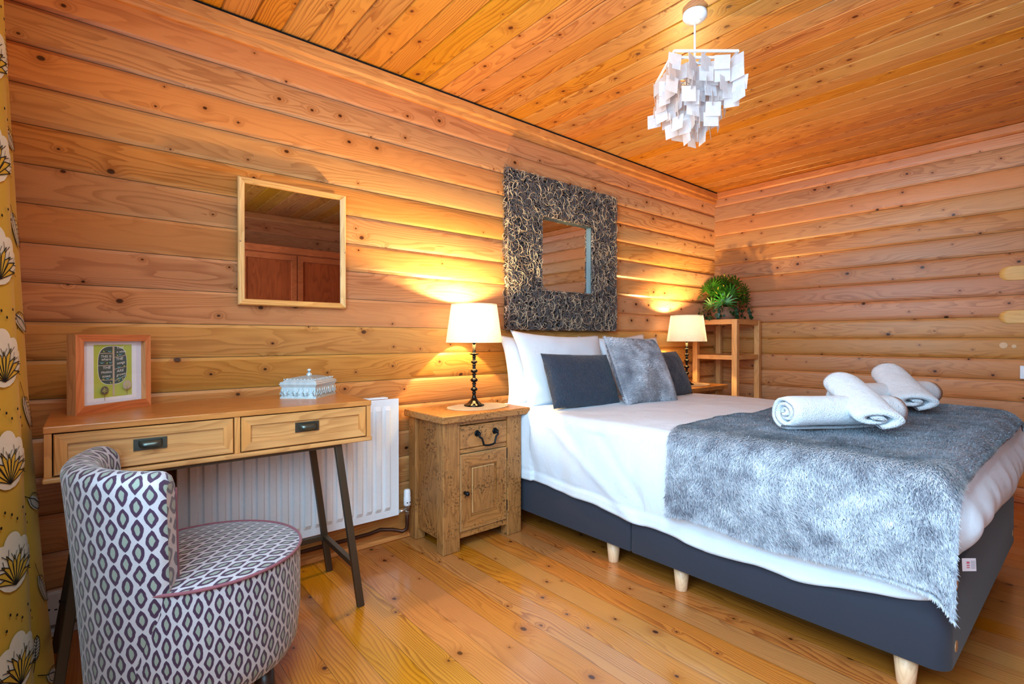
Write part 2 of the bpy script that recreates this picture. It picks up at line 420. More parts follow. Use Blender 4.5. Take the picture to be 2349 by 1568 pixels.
M['piping'] = fabric('mauve_piping', srgb(140, 86, 92), srgb(110, 60, 70), 600)
M['chairleg'] = plain('dark_brown_leg', srgb(58, 42, 36), .35)

M['curtain'] = fabric('mustard_cotton', srgb(212, 176, 66), srgb(192, 156, 48), 800, .85, .1)
M['cprint'] = fabric('print_white', srgb(232, 228, 214), srgb(214, 208, 196), 500, .9, .0)
M['cblack'] = plain('print_black', srgb(34, 30, 28), .9)
M['clight'] = fabric('print_yellow', srgb(222, 184, 74), srgb(202, 164, 60), 500, .9, .0)

# ================================================================== camera
f, yaw, pit = 1156.85, 0.870398, -0.0059795
F = Vector((math.cos(yaw)*math.cos(pit), math.sin(yaw)*math.cos(pit), math.sin(pit)))
R = Vector((math.sin(yaw), -math.cos(yaw), 0)); U = R.cross(F)
cam = bpy.data.cameras.new('camera'); co = bpy.data.objects.new('camera', cam); COL.objects.link(co)
cam.sensor_width = 36; cam.lens = f*36/2349; cam.clip_start = .02
co.matrix_world = Matrix(((R.x, U.x, -F.x, 0), (R.y, U.y, -F.y, 0), (R.z, U.z, -F.z, 1.06), (0, 0, 0, 1)))
SC.camera = co

# ================================================================== room shell
XL, XR, YF, YB, ZC = -.30, 4.64, -1.20, 2.468, 2.455
PITCH = .1395
def log_profile(off, z0, z1, bulge=.011, seg=10):
    """list of (depth, z): depth>0 bulges into the room"""
    pts = []
    k = math.floor((z0-off)/PITCH)
    while off+k*PITCH < z1:
        a = off+k*PITCH
        for j in range(seg+1):
            t = j/seg; z = a+t*PITCH
            d = bulge*(1-(abs(2*t-1))**2.0)
            if j in (0, seg): d = -.004
            if z0 <= z <= z1: pts.append((d, z))
        k += 1
    out = [pts[0]]
    for p in pts[1:]:
        if p[1]-out[-1][1] > 1e-5: out.append(p)
    if out[0][1] > z0+1e-4: out.insert(0, (out[0][0], z0))
    if out[-1][1] < z1-1e-4: out.append((out[-1][0], z1))
    return out
def wall_mesh(name, p0, p1, inward, off, mat, z0=0.0, z1=ZC, holes=None, bulge=.008):
    """log wall from p0 to p1 (2D); inward = unit 2D vector into the room"""
    mb = MB()
    segs = [(0.0, 1.0, z0, z1)] if not holes else holes
    d = Vector(p1)-Vector(p0)
    for (a, b, za, zb) in segs:
        A = Vector(p0)+d*a; B = Vector(p0)+d*b
        pr = log_profile(off, za, zb, bulge); n = len(pr); vs = []
        for q in (A, B):
            for dep, z in pr: vs.append((q.x+inward[0]*dep, q.y+inward[1]*dep, z))
            vs.append((q.x-inward[0]*.12, q.y-inward[1]*.12, zb)); vs.append((q.x-inward[0]*.12, q.y-inward[1]*.12, za))
        m = n+2
        for k in range(m):
            k2 = (k+1) % m
            mb.add([vs[k], vs[k2], vs[m+k2], vs[m+k]], [(0, 1, 2, 3)], 0, k < n-1 and pr[k][0] > 0 and pr[k2][0] > 0)
        mb.add(vs, [tuple(range(m)), tuple(range(2*m-1, m-1, -1))])
    o = mb.build(name, mat); o['kind'] = 'structure'
    md = o.modifiers.new('weld', 'WELD'); md.merge_threshold = .0001
    return o
wall_mesh('wall_back', (XL-.1, YB), (XR+.1, YB), (0, -1), .006, M['wallA'])
wall_mesh('wall_right', (XR, YF-.1), (XR, YB+.1), (-1, 0), .092, M['wallB'], bulge=.0045)
wall_mesh('wall_front', (XL-.1, YF), (XR+.1, YF), (0, 1), .006, M['wallA'])
# left wall with a window opening y -0.75..1.45, z 0.75..2.1
ya, yb = YF-.1, YB+.1; L = yb-ya
w0, w1 = (-.85-ya)/L, (1.35-ya)/L
wall_mesh('wall_left', (XL, ya), (XL, yb), (1, 0), .092, M['wallB'], holes=[(0, w0, 0, ZC), (w1, 1, 0, ZC), (w0, w1, 0, .75), (w0, w1, 2.1, ZC)])
wf = empty('window_1', (XL-.03, .25, .75), 0, None, None); wf['kind'] = 'structure'
mb = MB()
mb.box(-.04, .04, -1.1, 1.1, 0, .06).box(-.04, .04, -1.1, 1.1, 1.29, 1.35).box(-.04, .04, -1.1, -1.04, 0, 1.35).box(-.04, .04, 1.04, 1.1, 0, 1.35).box(-.03, .03, -.03, .03, .05, 1.3)
mb.build('window_frame', M['white'], wf, bevel=.004)
n = NT('window_glass'); gl = n.node('ShaderNodeBsdfGlossy', {'Roughness': .02}); tp = n.node('ShaderNodeBsdfTransparent')
mx = n.node('ShaderNodeMixShader', {0: .06, 1: tp.outputs[0], 2: gl.outputs[0]}); n.t.links.new(mx.outputs[0], n.out.inputs[0])
MB().box(-.003, .003, -1.04, 1.04, .06, 1.29).build('pane', n.m, wf)
# floor: flat boards
mb = MB(); mb.box(XL-.1, XR+.1, YF-.1, YB+.1, -.08, 0)
o = mb.build('floor', M['floor']); o['kind'] = 'structure'
# ceiling with V grooves
mb = MB(); x = .560-.1202*9; prof = [(XL-.1, 0)]
while x < XR+.05:
    if x > XL: prof += [(x-.006, 0), (x-.0015, .006), (x+.0015, .006), (x+.006, 0)]
    x += .1202
prof += [(XR+.1, 0)]
vs = []
for y in (YF-.1, YB+.1):
    for px, dz in prof: vs.append((px, y, ZC+dz))
n_ = len(prof)
mb.add(vs, [(k, n_+k, n_+k+1, k+1) for k in range(n_-1)])
mb.box(XL-.1, XR+.1, YF-.1, YB+.1, ZC+.02, ZC+.1)
o = mb.build('ceiling', M['ceil']); o['kind'] = 'structure'
# crown trims
def extr(name, prof, p0, p1, inward, mat):
    mb = MB(); m = len(prof); vs = []
    for q in (p0, p1):
        for d, z in prof: vs.append((q[0]+inward[0]*d, q[1]+inward[1]*d, z))
    fs = [(k, (k+1) % m, m+(k+1) % m, m+k) for k in range(m)]+[tuple(range(m)), tuple(range(2*m-1, m-1, -1))]
    mb.add(vs, fs); o = mb.build(name, mat, bevel=.002); o['kind'] = 'structure'; return o
cp = [(-.01, 2.352), (.022, 2.352), (.028, 2.362), (.030, 2.385), (.044, 2.392), (.046, 2.443), (-.01, 2.443)]
extr('trim_1', cp, (XL, YB), (XR-.02, YB), (0, -1), M['trim'])
mb = MB(); mb.box(XL, XR, YB-.038, YB, 2.4435, 2.4545); o = mb.build('crown_gap_shade', M['dark']); o['kind'] = 'structure'  # dark strip stands in for the shaded gap between trim and ceiling
extr('trim_3', [(-.01, 2.395), (.022, 2.395), (.034, 2.41), (.034, 2.453), (-.01, 2.453)], (XR, YF), (XR, YB-.03), (-1, 0), M['trimY'])
# small corner cover strip where the logs meet
# floor-level trim along the back wall
extr('baseboard_back', [(-.01, 0.001), (.046, 0.001), (.046, .012), (.036, .022), (-.01, .024)], (.12, YB), (XR-.02, YB), (0, -1), M['trim'])
extr('baseboard_left', [(-.01, 0.001), (.05, 0.001), (.05, .022), (.044, .028), (-.01, .028)], (XL+.01, YB), (.115, YB), (0, -1), M['white'])
extr('baseboard_right', [(-.01, 0.001), (.03, 0.001), (.03, .03), (.02, .036), (-.01, .036)], (XR, YF), (XR, YB-.05), (-1, 0), M['trimY'])

# ------------------------------------------------------------------ pipes along the wall
rt = empty('heating_pipes', (0, 2.44, 0), 0, 'pair of dark brown heating pipes running low along the back wall to the radiator', 'pipe')
mb = MB()
arc = [(1.10, -.0, .062), (1.16, -.006, .072), (1.215, -.03, .066), (1.262, -.052, .052), (1.281, -.06, .062), (1.285, -.06, .09), (1.285, -.06, .2)]
mb.tube([(-.28, 0, .062), (.3, 0, .062), (.8, 0, .062)]+arc, .0095, 10); mb.build('pipe', M['copper'], rt)
MB().tube([(-.28, .002, .095), (.2, .002, .095), (.52, .002, .093), (.54, .002, .12)], .0095, 10).build('pipe', M['copper'], rt)

# ------------------------------------------------------------------ radiator
RX0, RX1, RZ0, RZ1, RY = .272, 1.243, .142, .750, 2.392
rt = empty('radiator', (RX0, RY, 0), 0, 'white ribbed panel radiator on the back wall behind the desk', 'radiator')
W = RX1-RX0
def rib(x):
    t = ((x-.03)/.0500) % 1.0
    if x < .03 or x > W-.03: return 0
    s = min(t, 1-t)*2          # 0 at groove, 1 crest
    return min(1, max(0, (s-.28)/.22))
xs = sorted(set([0, W]+[round(.03+.05*(k+q), 5) for k in range(18) for q in (0, .14, .25, .5, .75, .86) if .03+.05*(k+q) < W-.029]))
zs = [RZ0, RZ0+.035, RZ0+.055, RZ1-.055, RZ1-.035, RZ1]
mb = MB()
vs = [(x, -(.011*rib(x) if 2 <= j <= 3 else 0), z) for j, z in enumerate(zs) for x in xs]
nx = len(xs)
mb.add(vs, [(j*nx+i, j*nx+i+1, (j+1)*nx+i+1, (j+1)*nx+i) for j in range(len(zs)-1) for i in range(nx-1)])
mb.box(0, W, .0005, .012, RZ0, RZ1)
mb.build('front_panel', M['white'], rt, bevel=.0015)
for q in ((.002, .006), (W-.006, W-.001)): MB().box(q[0], q[1], -.001, .05, RZ0+.01, RZ1-.004).build('side_cover', M['white'], rt)
mb = MB(); mb.box(.0, W-.055, .012, .052, RZ1+.002, RZ1+.008)
for k in range(30): mb.box(.02+k*.03, .038+k*.03, .016, .048, RZ1+.008, RZ1+.0095)
mb.build('top_grille', M['white'], rt)
MB().box(.02, W-.02, .04, .05, RZ0+.02, RZ1-.02).build('back_panel', M['white'], rt)
rt = empty('radiator_valve', (1.285, 2.38, .135), 0, 'white thermostatic radiator valve between the radiator and the nightstand', 'valve')
MB().lathe([(.016, .05), (.019, .055), (.019, .095), (.0175, .098), (.0175, .125), (.014, .135), (.004, .137)], seg=24).build('valve_head', M['plastic'], rt)
mb = MB(); mb.lathe([(.009, 0), (.012, .004), (.012, .02), (.009, .024), (.011, .03), (.015, .04), (.015, .05)], seg=6, smooth=False); mb.tube([(-.045, 0, .028), (0, 0, .028)], .009, 8); mb.build('valve_body', M['chrome'], rt)
for q in (-.9, -.2): pass
for q in (-.012, .004): MB().box(q, q+.006, -.0205, -.018, .068, .072).build('marking', M['dark'], rt)

# ------------------------------------------------------------------ double wall socket
rt = empty('wall_socket', (-.085, 2.446, .045), 0, 'white double plug socket low on the back wall beside the curtain', 'socket')
MB().box(-.03, .117, -.022, .004, .0, .115).build('back_box', M['plastic'], rt, bevel=.004)
MB().box(-.032, .119, -.030, -.021, -.002, .112).build('faceplate', M['white'], rt, bevel=.003)
for cx in (.008, .078):
    for q in ((cx-.003, cx+.003, -.0306, -.029, .072, .083), (cx-.015, cx-.007, -.0306, -.029, .050, .054), (cx+.007, cx+.015, -.0306, -.029, .050, .054)): MB().box(*q).build('plug_hole', M['dark'], rt)
MB().lathe([(.004, 0), (.003, .001)], c=(0, 0, 0), seg=12).build('screw', M['dark'], rt).matrix_local = Matrix.Translation((-.022, -.0305, .056)) @ Matrix.Rotation(PI/2, 4, 'X')

# ------------------------------------------------------------------ desk
DX0, DX1, DY0, DY1, DZ0, DZ1 = -.096, .880, 1.930, 2.372, .650, .812
rt = empty('writing_desk', (DX0, DY0, 0), 0, 'honey oak writing desk with two drawers on dark metal splayed legs', 'desk')
W = DX1-DX0; D = DY1-DY0
MB().box(0, W, -.004, D, DZ1-.020, DZ1).build('tabletop', M['deskTop'], rt, bevel=.003)
mb = MB(); mb.box(-.002, W+.002, -.006, D, DZ0, DZ0+.017); mb.build('bottom_rail', M['deskX'], rt, bevel=.005, seg=3)
mb = MB(); pass
for q in ((.002, .019, 0, D), (W-.019, W-.002, 0, D), (.481, .499, 0, D-.01)): MB().box(*q, DZ0+.017, DZ1-.02).build('upright', M['deskV'], rt, bevel=.001)
MB().box(.019, W-.019, D-.02, D-.005, DZ0+.017, DZ1-.02).build('back_panel', M['deskX'], rt)
def drawer_front(mb, x0, x1, z0, z1, y, w, rec, miH=0, miV=1):
    """mitred sloping frame round a recessed panel, facing -y"""
    o = [(x0, y, z0), (x1, y, z0), (x1, y, z1), (x0, y, z1)]
    a = [(x0+.003, y-.004, z0+.003), (x1-.003, y-.004, z0+.003), (x1-.003, y-.004, z1-.003), (x0+.003, y-.004, z1-.003)]
    b = [(x0+w, y-.001, z0+w), (x1-w, y-.001, z0+w), (x1-w, y-.001, z1-w), (x0+w, y-.001, z1-w)]
    c = [(x0+w, y+rec, z0+w), (x1-w, y+rec, z0+w), (x1-w, y+rec, z1-w), (x0+w, y+rec, z1-w)]
    for k in range(4):
        k2 = (k+1) % 4; mi = miH if k in (0, 2) else miV
        mb.add([o[k], o[k2], a[k2], a[k]], [(0, 1, 2, 3)], mi); mb.add([a[k], a[k2], b[k2], b[k]], [(0, 1, 2, 3)], mi); mb.add([b[k], b[k2], c[k2], c[k]], [(0, 1, 2, 3)], mi)
    mb.add(c, [(0, 1, 2, 3)], miH)
    mb.box(x0+.001, x1-.001, y+rec+.001, y+rec+.012, z0+.001, z1-.001, miH)
for x0, x1, hx in ((.022, .478, .247), (.502, W-.022, .725)):
    mb = MB(); drawer_front(mb, x0, x1, DZ0+.020, DZ1-.023, .001, .030, .007)
    dr = mb.build('drawer', [M['deskX'], M['deskV']], rt)
    # cup pull
    mb = MB(); hz = .733; w = .086
    mb.box(hx-w/2, hx+w/2, .003, .0065, hz-.018, hz+.018)
    def cup(u, v):
        x = hx-w*.36+w*.72*u; a = v*PI*.78
        e = (1-abs(2*u-1)**4)**.5
        return (x, .004-.024*e*math.sin(a)**.8 if a > 0 else .004, hz+.013-.028*(1-math.cos(a))/2*1.0*(.6+.4*e))
    mb.grid(cup, 16, 8)
    for sx in (-1, 1):
        mb.lathe([(.003, 0), (.0015, .0015)], c=(hx+sx*w*.44, .0035, hz-.011), seg=8)
    mb.build('cup_handle', M['pewter'], dr, bevel=.0006)
# legs
LT = {'FL': ((.010, 1.955, DZ0), (-.075, 1.916, 0)), 'FR': ((.751, 1.955, DZ0), (.828, 1.916, 0)), 'BL': ((.010, 2.255, DZ0), (-.085, 2.300, 0)), 'BR': ((.745, 2.255, DZ0), (.845, 2.300, 0))}
for k, (a, b) in LT.items():
    mb = MB(); a = local(rt, a); b = local(rt, b); up = (0, 1, 0)
    mb.bar(a, b, .026, .022, up=up); mb.build('leg', M['bronze'], rt, bevel=.002)
def on(k, z):
    a, b = Vector(LT[k][0]), Vector(LT[k][1]); t = (a.z-z)/(a.z-b.z); return local(rt, a+(b-a)*t)
mb = MB(); mb.bar(on('FR', .165), on('BR', .165), .022, .022); mb.build('side_stretcher', M['bronze'], rt, bevel=.002)
mb = MB(); mb.bar(on('FL', .165), on('BL', .165), .022, .022); mb.build('side_stretcher', M['bronze'], rt, bevel=.002)
mb = MB(); mb.bar(on('BL', .165), on('BR', .165), .022, .022); mb.build('rear_stretcher', M['bronze'], rt, bevel=.002)
mb = MB()
for a, b in (('FL', 'FR'), ('BL', 'BR'), ('FL', 'BL'), ('FR', 'BR')):
    mb.bar(local(rt, LT[a][0])+Vector((0, 0, -.006)), local(rt, LT[b][0])+Vector((0, 0, -.006)), .022, .012)
mb.build('under_frame', M['bronze'], rt)

# ------------------------------------------------------------------ framed print on the desk
ang = math.atan2(.173, .214)
rt = empty('framed_print', (-.028, 2.152, DZ1), ang, 'deep orange wooden frame with a green lettered tree print on the desk', 'picture')
FW, FH, FD, FB = .272, .263, .036, .034
mb = MB()
o_ = [(0, 0), (FW, 0), (FW, FH), (0, FH)]; i_ = [(FB*.72, FB*.8), (FW-FB*.6, FB*.8), (FW-FB*.6, FH-FB*.62), (FB*.72, FH-FB*.62)]
i_ = [(.027, .026), (FW-.022, .026), (FW-.022, FH-.023), (.027, FH-.023)]
for k in range(4):
    k2 = (k+1) % 4; mi = 0 if k in (0, 2) else 2
    mb.add([(o_[k][0], 0, o_[k][1]), (o_[k2][0], 0, o_[k2][1]), (i_[k2][0], 0, i_[k2][1]), (i_[k][0], 0, i_[k][1])], [(0, 1, 2, 3)], mi)
    mb.add([(i_[k][0], 0, i_[k][1]), (i_[k2][0], 0, i_[k2][1]), (i_[k2][0], .024, i_[k2][1]), (i_[k][0], .024, i_[k][1])], [(0, 1, 2, 3)], 1)
    mb.add([(o_[k][0], 0, o_[k][1]), (o_[k2][0], 0, o_[k2][1]), (o_[k2][0], FD, o_[k2][1]), (o_[k][0], FD, o_[k][1])], [(3, 2, 1, 0)], 1 if k in (1, 3) else 0)
mb.add([(o_[k][0], FD, o_[k][1]) for k in range(4)], [(3, 2, 1, 0)], 0)
M['picframeV'] = wood('orange_wood_frame_upright', 'Z', 'X', srgb(214, 140, 90), srgb(184, 100, 56), .4)
mb.build('frame', [M['picframe'], M['picside'], M['picframeV']], rt)
c = lambda r, g, b: plain('paper_%d_%d_%d' % (r, g, b), srgb(r, g, b), .7)
MT = [c(226, 226, 238), c(236, 238, 244), c(186, 196, 92), c(84, 98, 92), c(196, 178, 160), c(244, 244, 240), c(110, 176, 186), c(196, 204, 110), c(112, 100, 88)]
mb = MB(); yy = [.020]
def flat(pts, mi):
    yy[0] -= .00018; y = yy[0]
    mb.add([(p[0], y, p[1]) for p in pts], [tuple(range(len(pts)))], mi)
def rectp(x0, x1, z0, z1, mi): flat([(x0, z0), (x1, z0), (x1, z1), (x0, z1)], mi)
rectp(.02, FW-.018, .02, FH-.018, 0)
PX0, PX1, PZ0, PZ1 = .052, .238-.008, .035, FH-.030
rectp(PX0, PX1, PZ0, PZ1, 1)
GX0, GX1, GZ0, GZ1 = .074, .212, .046, .228
rectp(GX0, GX1, GZ0, GZ1, 2)
gx = lambda t: GX0+(GX1-GX0)*t
gz = lambda t: GZ1-(GZ1-GZ0)*t
def lobe(x0, x1, z0, z1, mi, e=3.0, n=40):
    cx, cz, rx, rz = (x0+x1)/2, (z0+z1)/2, (x1-x0)/2, (z1-z0)/2
    flat([(cx+rx*math.copysign(abs(math.cos(a))**(2/e), math.cos(a)), cz+rz*math.copysign(abs(math.sin(a))**(2/e), math.sin(a))) for a in [2*PI*k/n for k in range(n)]], mi)
lobe(gx(.095), gx(.865), gz(.765), gz(.025), 5)
lobe(gx(.105), gx(.855), gz(.757), gz(.033), 3)
rectp(gx(.475), gx(.525), gz(.985), gz(.02), 4)
for a, b, c0, c1 in ((.12, .48, .162, .162), (.1, .48, .39, .395), (.13, .48, .665, .68), (.52, .86, .245, .21), (.52, .86, .475, .43), (.52, .84, .70, .60)):
    flat([(gx(a), gz(c0)+.0012), (gx(a), gz(c0)-.0012), (gx(b), gz(c1)-.0012), (gx(b), gz(c1)+.0012)], 4)
def txt(s, x, z, size, sl=0.0, sx=1.0, mi=5):
    vs, fs = text2d(s, size); yy[0] -= .0002
    mb.add([(gx(x)+v_[0]*sx+v_[1]*.12, yy[0], gz(z)+v_[1]+v_[0]*sl) for v_ in vs], fs, mi)
txt('THIS IS', .30, .245, .0125); txt('where', .30, .30, .0135)
txt('THE', .31, .46, .0135, .05, 1.2); txt('musics', .30, .54, .0140); txt('sown', .30, .62, .0140)
txt('THIS', .66, .085, .0130, .06); txt('is when', .69, .155, .0115, .08)
txt('THE', .64, .30, .0135, .1, 1.1); txt('songs', .68, .375, .0135, .12)
txt('ARE', .66, .53, .0130, .12, 1.15); txt('grown', .68, .60, .0130, .14)
def bird(x, z, s, mi):
    X, Z = gx(x), gz(z)
    flat([(X-s, Z+.3*s), (X-.5*s, Z-.25*s), (X+.2*s, Z-.5*s), (X+.7*s, Z+.1*s), (X+1.2*s, Z+.5*s), (X+.5*s, Z+.35*s), (X, Z+.1*s), (X-.6*s, Z+.5*s)], mi)
def leafp(x, z, s, a, mi):
    X, Z = gx(x), gz(z); flat([(X+s*(math.cos(a)*p-math.sin(a)*q), Z+s*(math.sin(a)*p+math.cos(a)*q)) for p, q in ((-1, 0), (-.3, .42), (.5, .35), (1, 0), (.5, -.35), (-.3, -.42))], mi)
for x, z, k in ((.38, .13, 1), (.18, .345, 1), (.40, .345, 1), (.65, .195, 1), (.62, .44, 1), (.32, .645, 1), (.64, .655, 1), (.78, .62, 1)): bird(x, z, .0065, 6)
for x, z, a in ((.22, .125, -.8), (.45, .125, 1.2), (.30, .35, 1.4), (.57, .205, -.6), (.79, .18, .8), (.75, .42, 1), (.82, .41, 1.2), (.2, .65, 0), (.40, .655, .7), (.45, .655, .8), (.38, .725, -.9), (.45, .725, 1), (.60, .70, 1.1), (.70, .67, 1.2), (.57, .66, 0)): leafp(x, z, .004, a, 7)
for x, z, r_, mi in ((.22, .86, .014, 8), (.80, .79, .016, 4)):
    lobe(gx(x)-r_, gx(x)+r_, gz(z)-r_, gz(z)+r_, mi, 2.0, 24); rectp(gx(x)-.0008, gx(x)+.0008, gz(z)-.035, gz(z), 8)
    for k in range(10):
        a = k*2.4; leafp(x+.06*math.cos(a)*math.sqrt(k/10), z+.05*math.sin(a)*math.sqrt(k/10), .003, a, 7)
mb.build('print', MT, rt)
n = NT('picture_glass'); gl = n.node('ShaderNodeBsdfGlossy', {'Roughness': .03}); tp = n.node('ShaderNodeBsdfTransparent')
mx = n.node('ShaderNodeMixShader', {0: .05, 1: tp.outputs[0], 2: gl.outputs[0]}); n.t.links.new(mx.outputs[0], n.out.inputs[0])
MB().add([(.027, .006, .026), (FW-.022, .006, .026), (FW-.022, .006, FH-.023), (.027, .006, FH-.023)], [(0, 1, 2, 3)]).build('glass', n.m, rt)

# ------------------------------------------------------------------ silver trinket box
u_ = Vector((-.68, .735, 0)).normalized(); ang = math.atan2(.724, .69)
rt = empty('trinket_box', (.724, 2.120, DZ1), ang, 'ornate silver lidded trinket box near the right end of the desk', 'box')
BL, BW, BH = .198, .150, .056     # local x = length, local y = width
mb = MB()
def ring_box(mb, e0, z0, e1, z1):
    a = [(-e0, -e0), (BL+e0, -e0), (BL+e0, BW+e0), (-e0, BW+e0)]; b = [(-e1, -e1), (BL+e1, -e1), (BL+e1, BW+e1), (-e1, BW+e1)]
    for k in range(4):
        k2 = (k+1) % 4; mb.add([(*a[k], z0), (*a[k2], z0), (*b[k2], z1), (*b[k], z1)], [(0, 1, 2, 3)])
prof = [(.002, 0), (.002, .006), (-.002, .009), (-.003, .046), (0, .050), (.003, .056)]
for (e0, z0), (e1, z1) in zip(prof, prof[1:]): ring_box(mb, e0, z0, e1, z1)
mb.add([(-.002, -.002, 0), (BL+.002, -.002, 0), (BL+.002, BW+.002, 0), (-.002, BW+.002, 0)], [(3, 2, 1, 0)])
mb.add([(-.003, -.003, .056), (BL+.003, -.003, .056), (BL+.003, BW+.003, .056), (-.003, BW+.003, .056)], [(0, 1, 2, 3)])
def swirls(P0, dirv, nrm, n_, w):
    P0 = Vector(P0); dirv = Vector(dirv); nrm = Vector(nrm)
    for k in range(n_):
        c0 = P0+dirv*(w*(k+.5)/n_)
        s = 1 if k % 2 else -1
        pts = []
        for j in range(15):
            t = j/14; a = -1.2+t*5.6; r_ = .0105*(1-.62*t)
            pts.append(c0+dirv*(s*math.cos(a)*r_)+Vector((0, 0, .020+math.sin(a)*r_*.95))+nrm*.0008)
        pts.insert(0, c0+dirv*(s*-.004)+Vector((0, 0, .043))+nrm*.0008)
        mb.tube(pts, [.0008]+[.0016]*15, 5)
        mb.tube([c0+Vector((0, 0, .026))+nrm*.001, c0+Vector((0, 0, .040))+nrm*.0012], [.0022, .0006], 6)
swirls((0, -.0025, 0), (1, 0, 0), (0, -1, 0), 9, BL); swirls((-.0025, 0, 0), (0, 1, 0), (-1, 0, 0), 7, BW)
swirls((BL+.0025, 0, 0), (0, 1, 0), (1, 0, 0), 7, BW); swirls((0, BW+.0025, 0), (1, 0, 0), (0, 1, 0), 9, BL)
mb.build('body', M['silver'], rt)
mb = MB()
prof = [(.004, .0565), (.005, .060), (.002, .063), (.003, .066), (.0005, .069), (-.004, .070)]
for (e0, z0), (e1, z1) in zip(prof, prof[1:]): ring_box(mb, e0, z0, e1, z1)
def dome(u, v):
    x = -.004*0+.004+(BL-.008)*u; y = .004+(BW-.008)*v
    e = min(u, 1-u)*BL; e2 = min(v, 1-v)*BW
    d = min(e, e2)/.06
    ripple = .0012*math.sin((u+v)*60)*min(1, d*3)
    return (x, y, .070+.020*min(1, d)**.55+ripple)
mb.grid(dome, 36, 28)
mb.add([(-.003, -.003, .0565), (BL+.003, -.003, .0565), (BL+.003, BW+.003, .0565), (-.003, BW+.003, .0565)], [(3, 2, 1, 0)])
for k in range(13):
    t = (k+.5)/13
    for q in ((BL*t, .012, .079), (BL*t, BW-.012, .079)): mb.lathe([(.0005, -.002), (.0028, 0), (.002, .002), (.0003, .003)], q, 8)
    if k < 10:
        t = (k+.5)/10
        for q in ((.012, BW*t, .079), (BL-.012, BW*t, .079)): mb.lathe([(.0005, -.002), (.0028, 0), (.002, .002), (.0003, .003)], q, 8)
lid = mb.build('lid', M['silver'], rt)
MB().lathe([(.014, .085), (.011, .092), (.012, .096), (.008, .100), (.005, .104), (.004, .108), (.008, .111), (.009, .114), (.006, .118), (.001, .1195)], (BL/2, BW/2, 0), 20).build('knob', M['silver'], lid)

# ------------------------------------------------------------------ small mirror
def box_frame(mb, x0, x1, z0, z1, w, y0, y1, miH=0, miV=1):
    """picture-frame moulding in the xz plane with mitred corners; y0 front (smaller)"""
    pr = [(0, y1), (0, y0+.006), (w*.18, y0), (w*.45, y0+.001), (w*.5, y0+.004), (w*.9, y0+.006), (w, y0+.010), (w, y1)]
    def ringp(d): return [(x0+d, z0+d), (x1-d, z0+d), (x1-d, z1-d), (x0+d, z1-d)]
    for (d0, ya_), (d1, yb_) in zip(pr, pr[1:]):
        a = ringp(d0); b = ringp(d1)
        for k in range(4):
            k2 = (k+1) % 4; mb.add([(a[k][0], ya_, a[k][1]), (a[k2][0], ya_, a[k2][1]), (b[k2][0], yb_, b[k2][1]), (b[k][0], yb_, b[k][1])], [(0, 1, 2, 3)], miH if k in (0, 2) else miV)
rt = empty('wall_mirror', (.502, 2.45, 1.209), 0, 'small rectangular mirror in a plain pale pine frame above the desk', 'mirror')
mb = MB(); box_frame(mb, 0, .478, 0, .558, .027, -.022, 0); mb.build('frame', [M['mirframeH'], M['mirframe']], rt)
MB().add([(.02, -.010, .02), (.458, -.010, .02), (.458, -.010, .538), (.02, -.010, .538)], [(0, 1, 2, 3)]).build('mirror_glass', M['mirror2'], rt)
mb = MB()
for x in (.006, .472): mb.lathe([(.0035, 0), (.003, .0015), (.001, .002)], (0, 0, 0), 10); break
for x in (.007, .471):
    o = MB().lathe([(.0035, 0), (.003, .0015), (.001, .002)], (0, 0, 0), 10).build('screw', M['chrome'], rt)
    o.matrix_local = Matrix.Translation((x, -.0215, .275)) @ Matrix.Rotation(PI/2, 4, 'X')

# ------------------------------------------------------------------ woven vine mirror
MX0, MX1, MZ0, MZ1 = 1.992, 3.062, 1.118, 2.126
IX0, IX1, IZ0, IZ1 = 2.290, 2.785, 1.382, 1.864
rt = empty('vine_mirror', (MX0, 2.452, MZ0), 0, 'large square mirror in a thick tangled grey vine frame above the bed', 'mirror')
mats = [plain('vine_core', srgb(52, 44, 42), .9), plain('vine_grey', srgb(112, 102, 100), .75), plain('vine_brown', srgb(128, 108, 96), .7), plain('vine_pale', srgb(214, 188, 158), .55)]
w_, h_ = MX1-MX0, MZ1-MZ0; ix0, ix1, iz0, iz1 = IX0-MX0, IX1-MX0, IZ0-MZ0, IZ1-MZ0
mb = MB()
for q in ((.012, ix0-.004, .012, h_-.012), (ix1+.004, w_-.012, .012, h_-.012), (ix0-.004, ix1+.004, .012, iz0-.004), (ix0-.004, ix1+.004, iz1+.004, h_-.012)):
    mb.box(q[0], q[1], -.036, 0, q[2], q[3])
rv = random.Random(3)
def band_pt():
    while True:
        x, z = rv.uniform(.0, w_), rv.uniform(.0, h_)
        if not (ix0-.004 < x < ix1+.004 and iz0-.004 < z < iz1+.004): return x, z
def clampb(x, z):
    x = min(max(x, .004), w_-.004); z = min(max(z, .004), h_-.004)
    if ix0-.006 < x < ix1+.006 and iz0-.006 < z < iz1+.006:
        c_ = [(x-(ix0-.006), 0), (ix1+.006-x, 1), (z-(iz0-.006), 2), (iz1+.006-z, 3)]; m_ = min(c_)
        if m_[1] == 0: x = ix0-.006
        elif m_[1] == 1: x = ix1+.006
        elif m_[1] == 2: z = iz0-.006
        else: z = iz1+.006
    return x, z
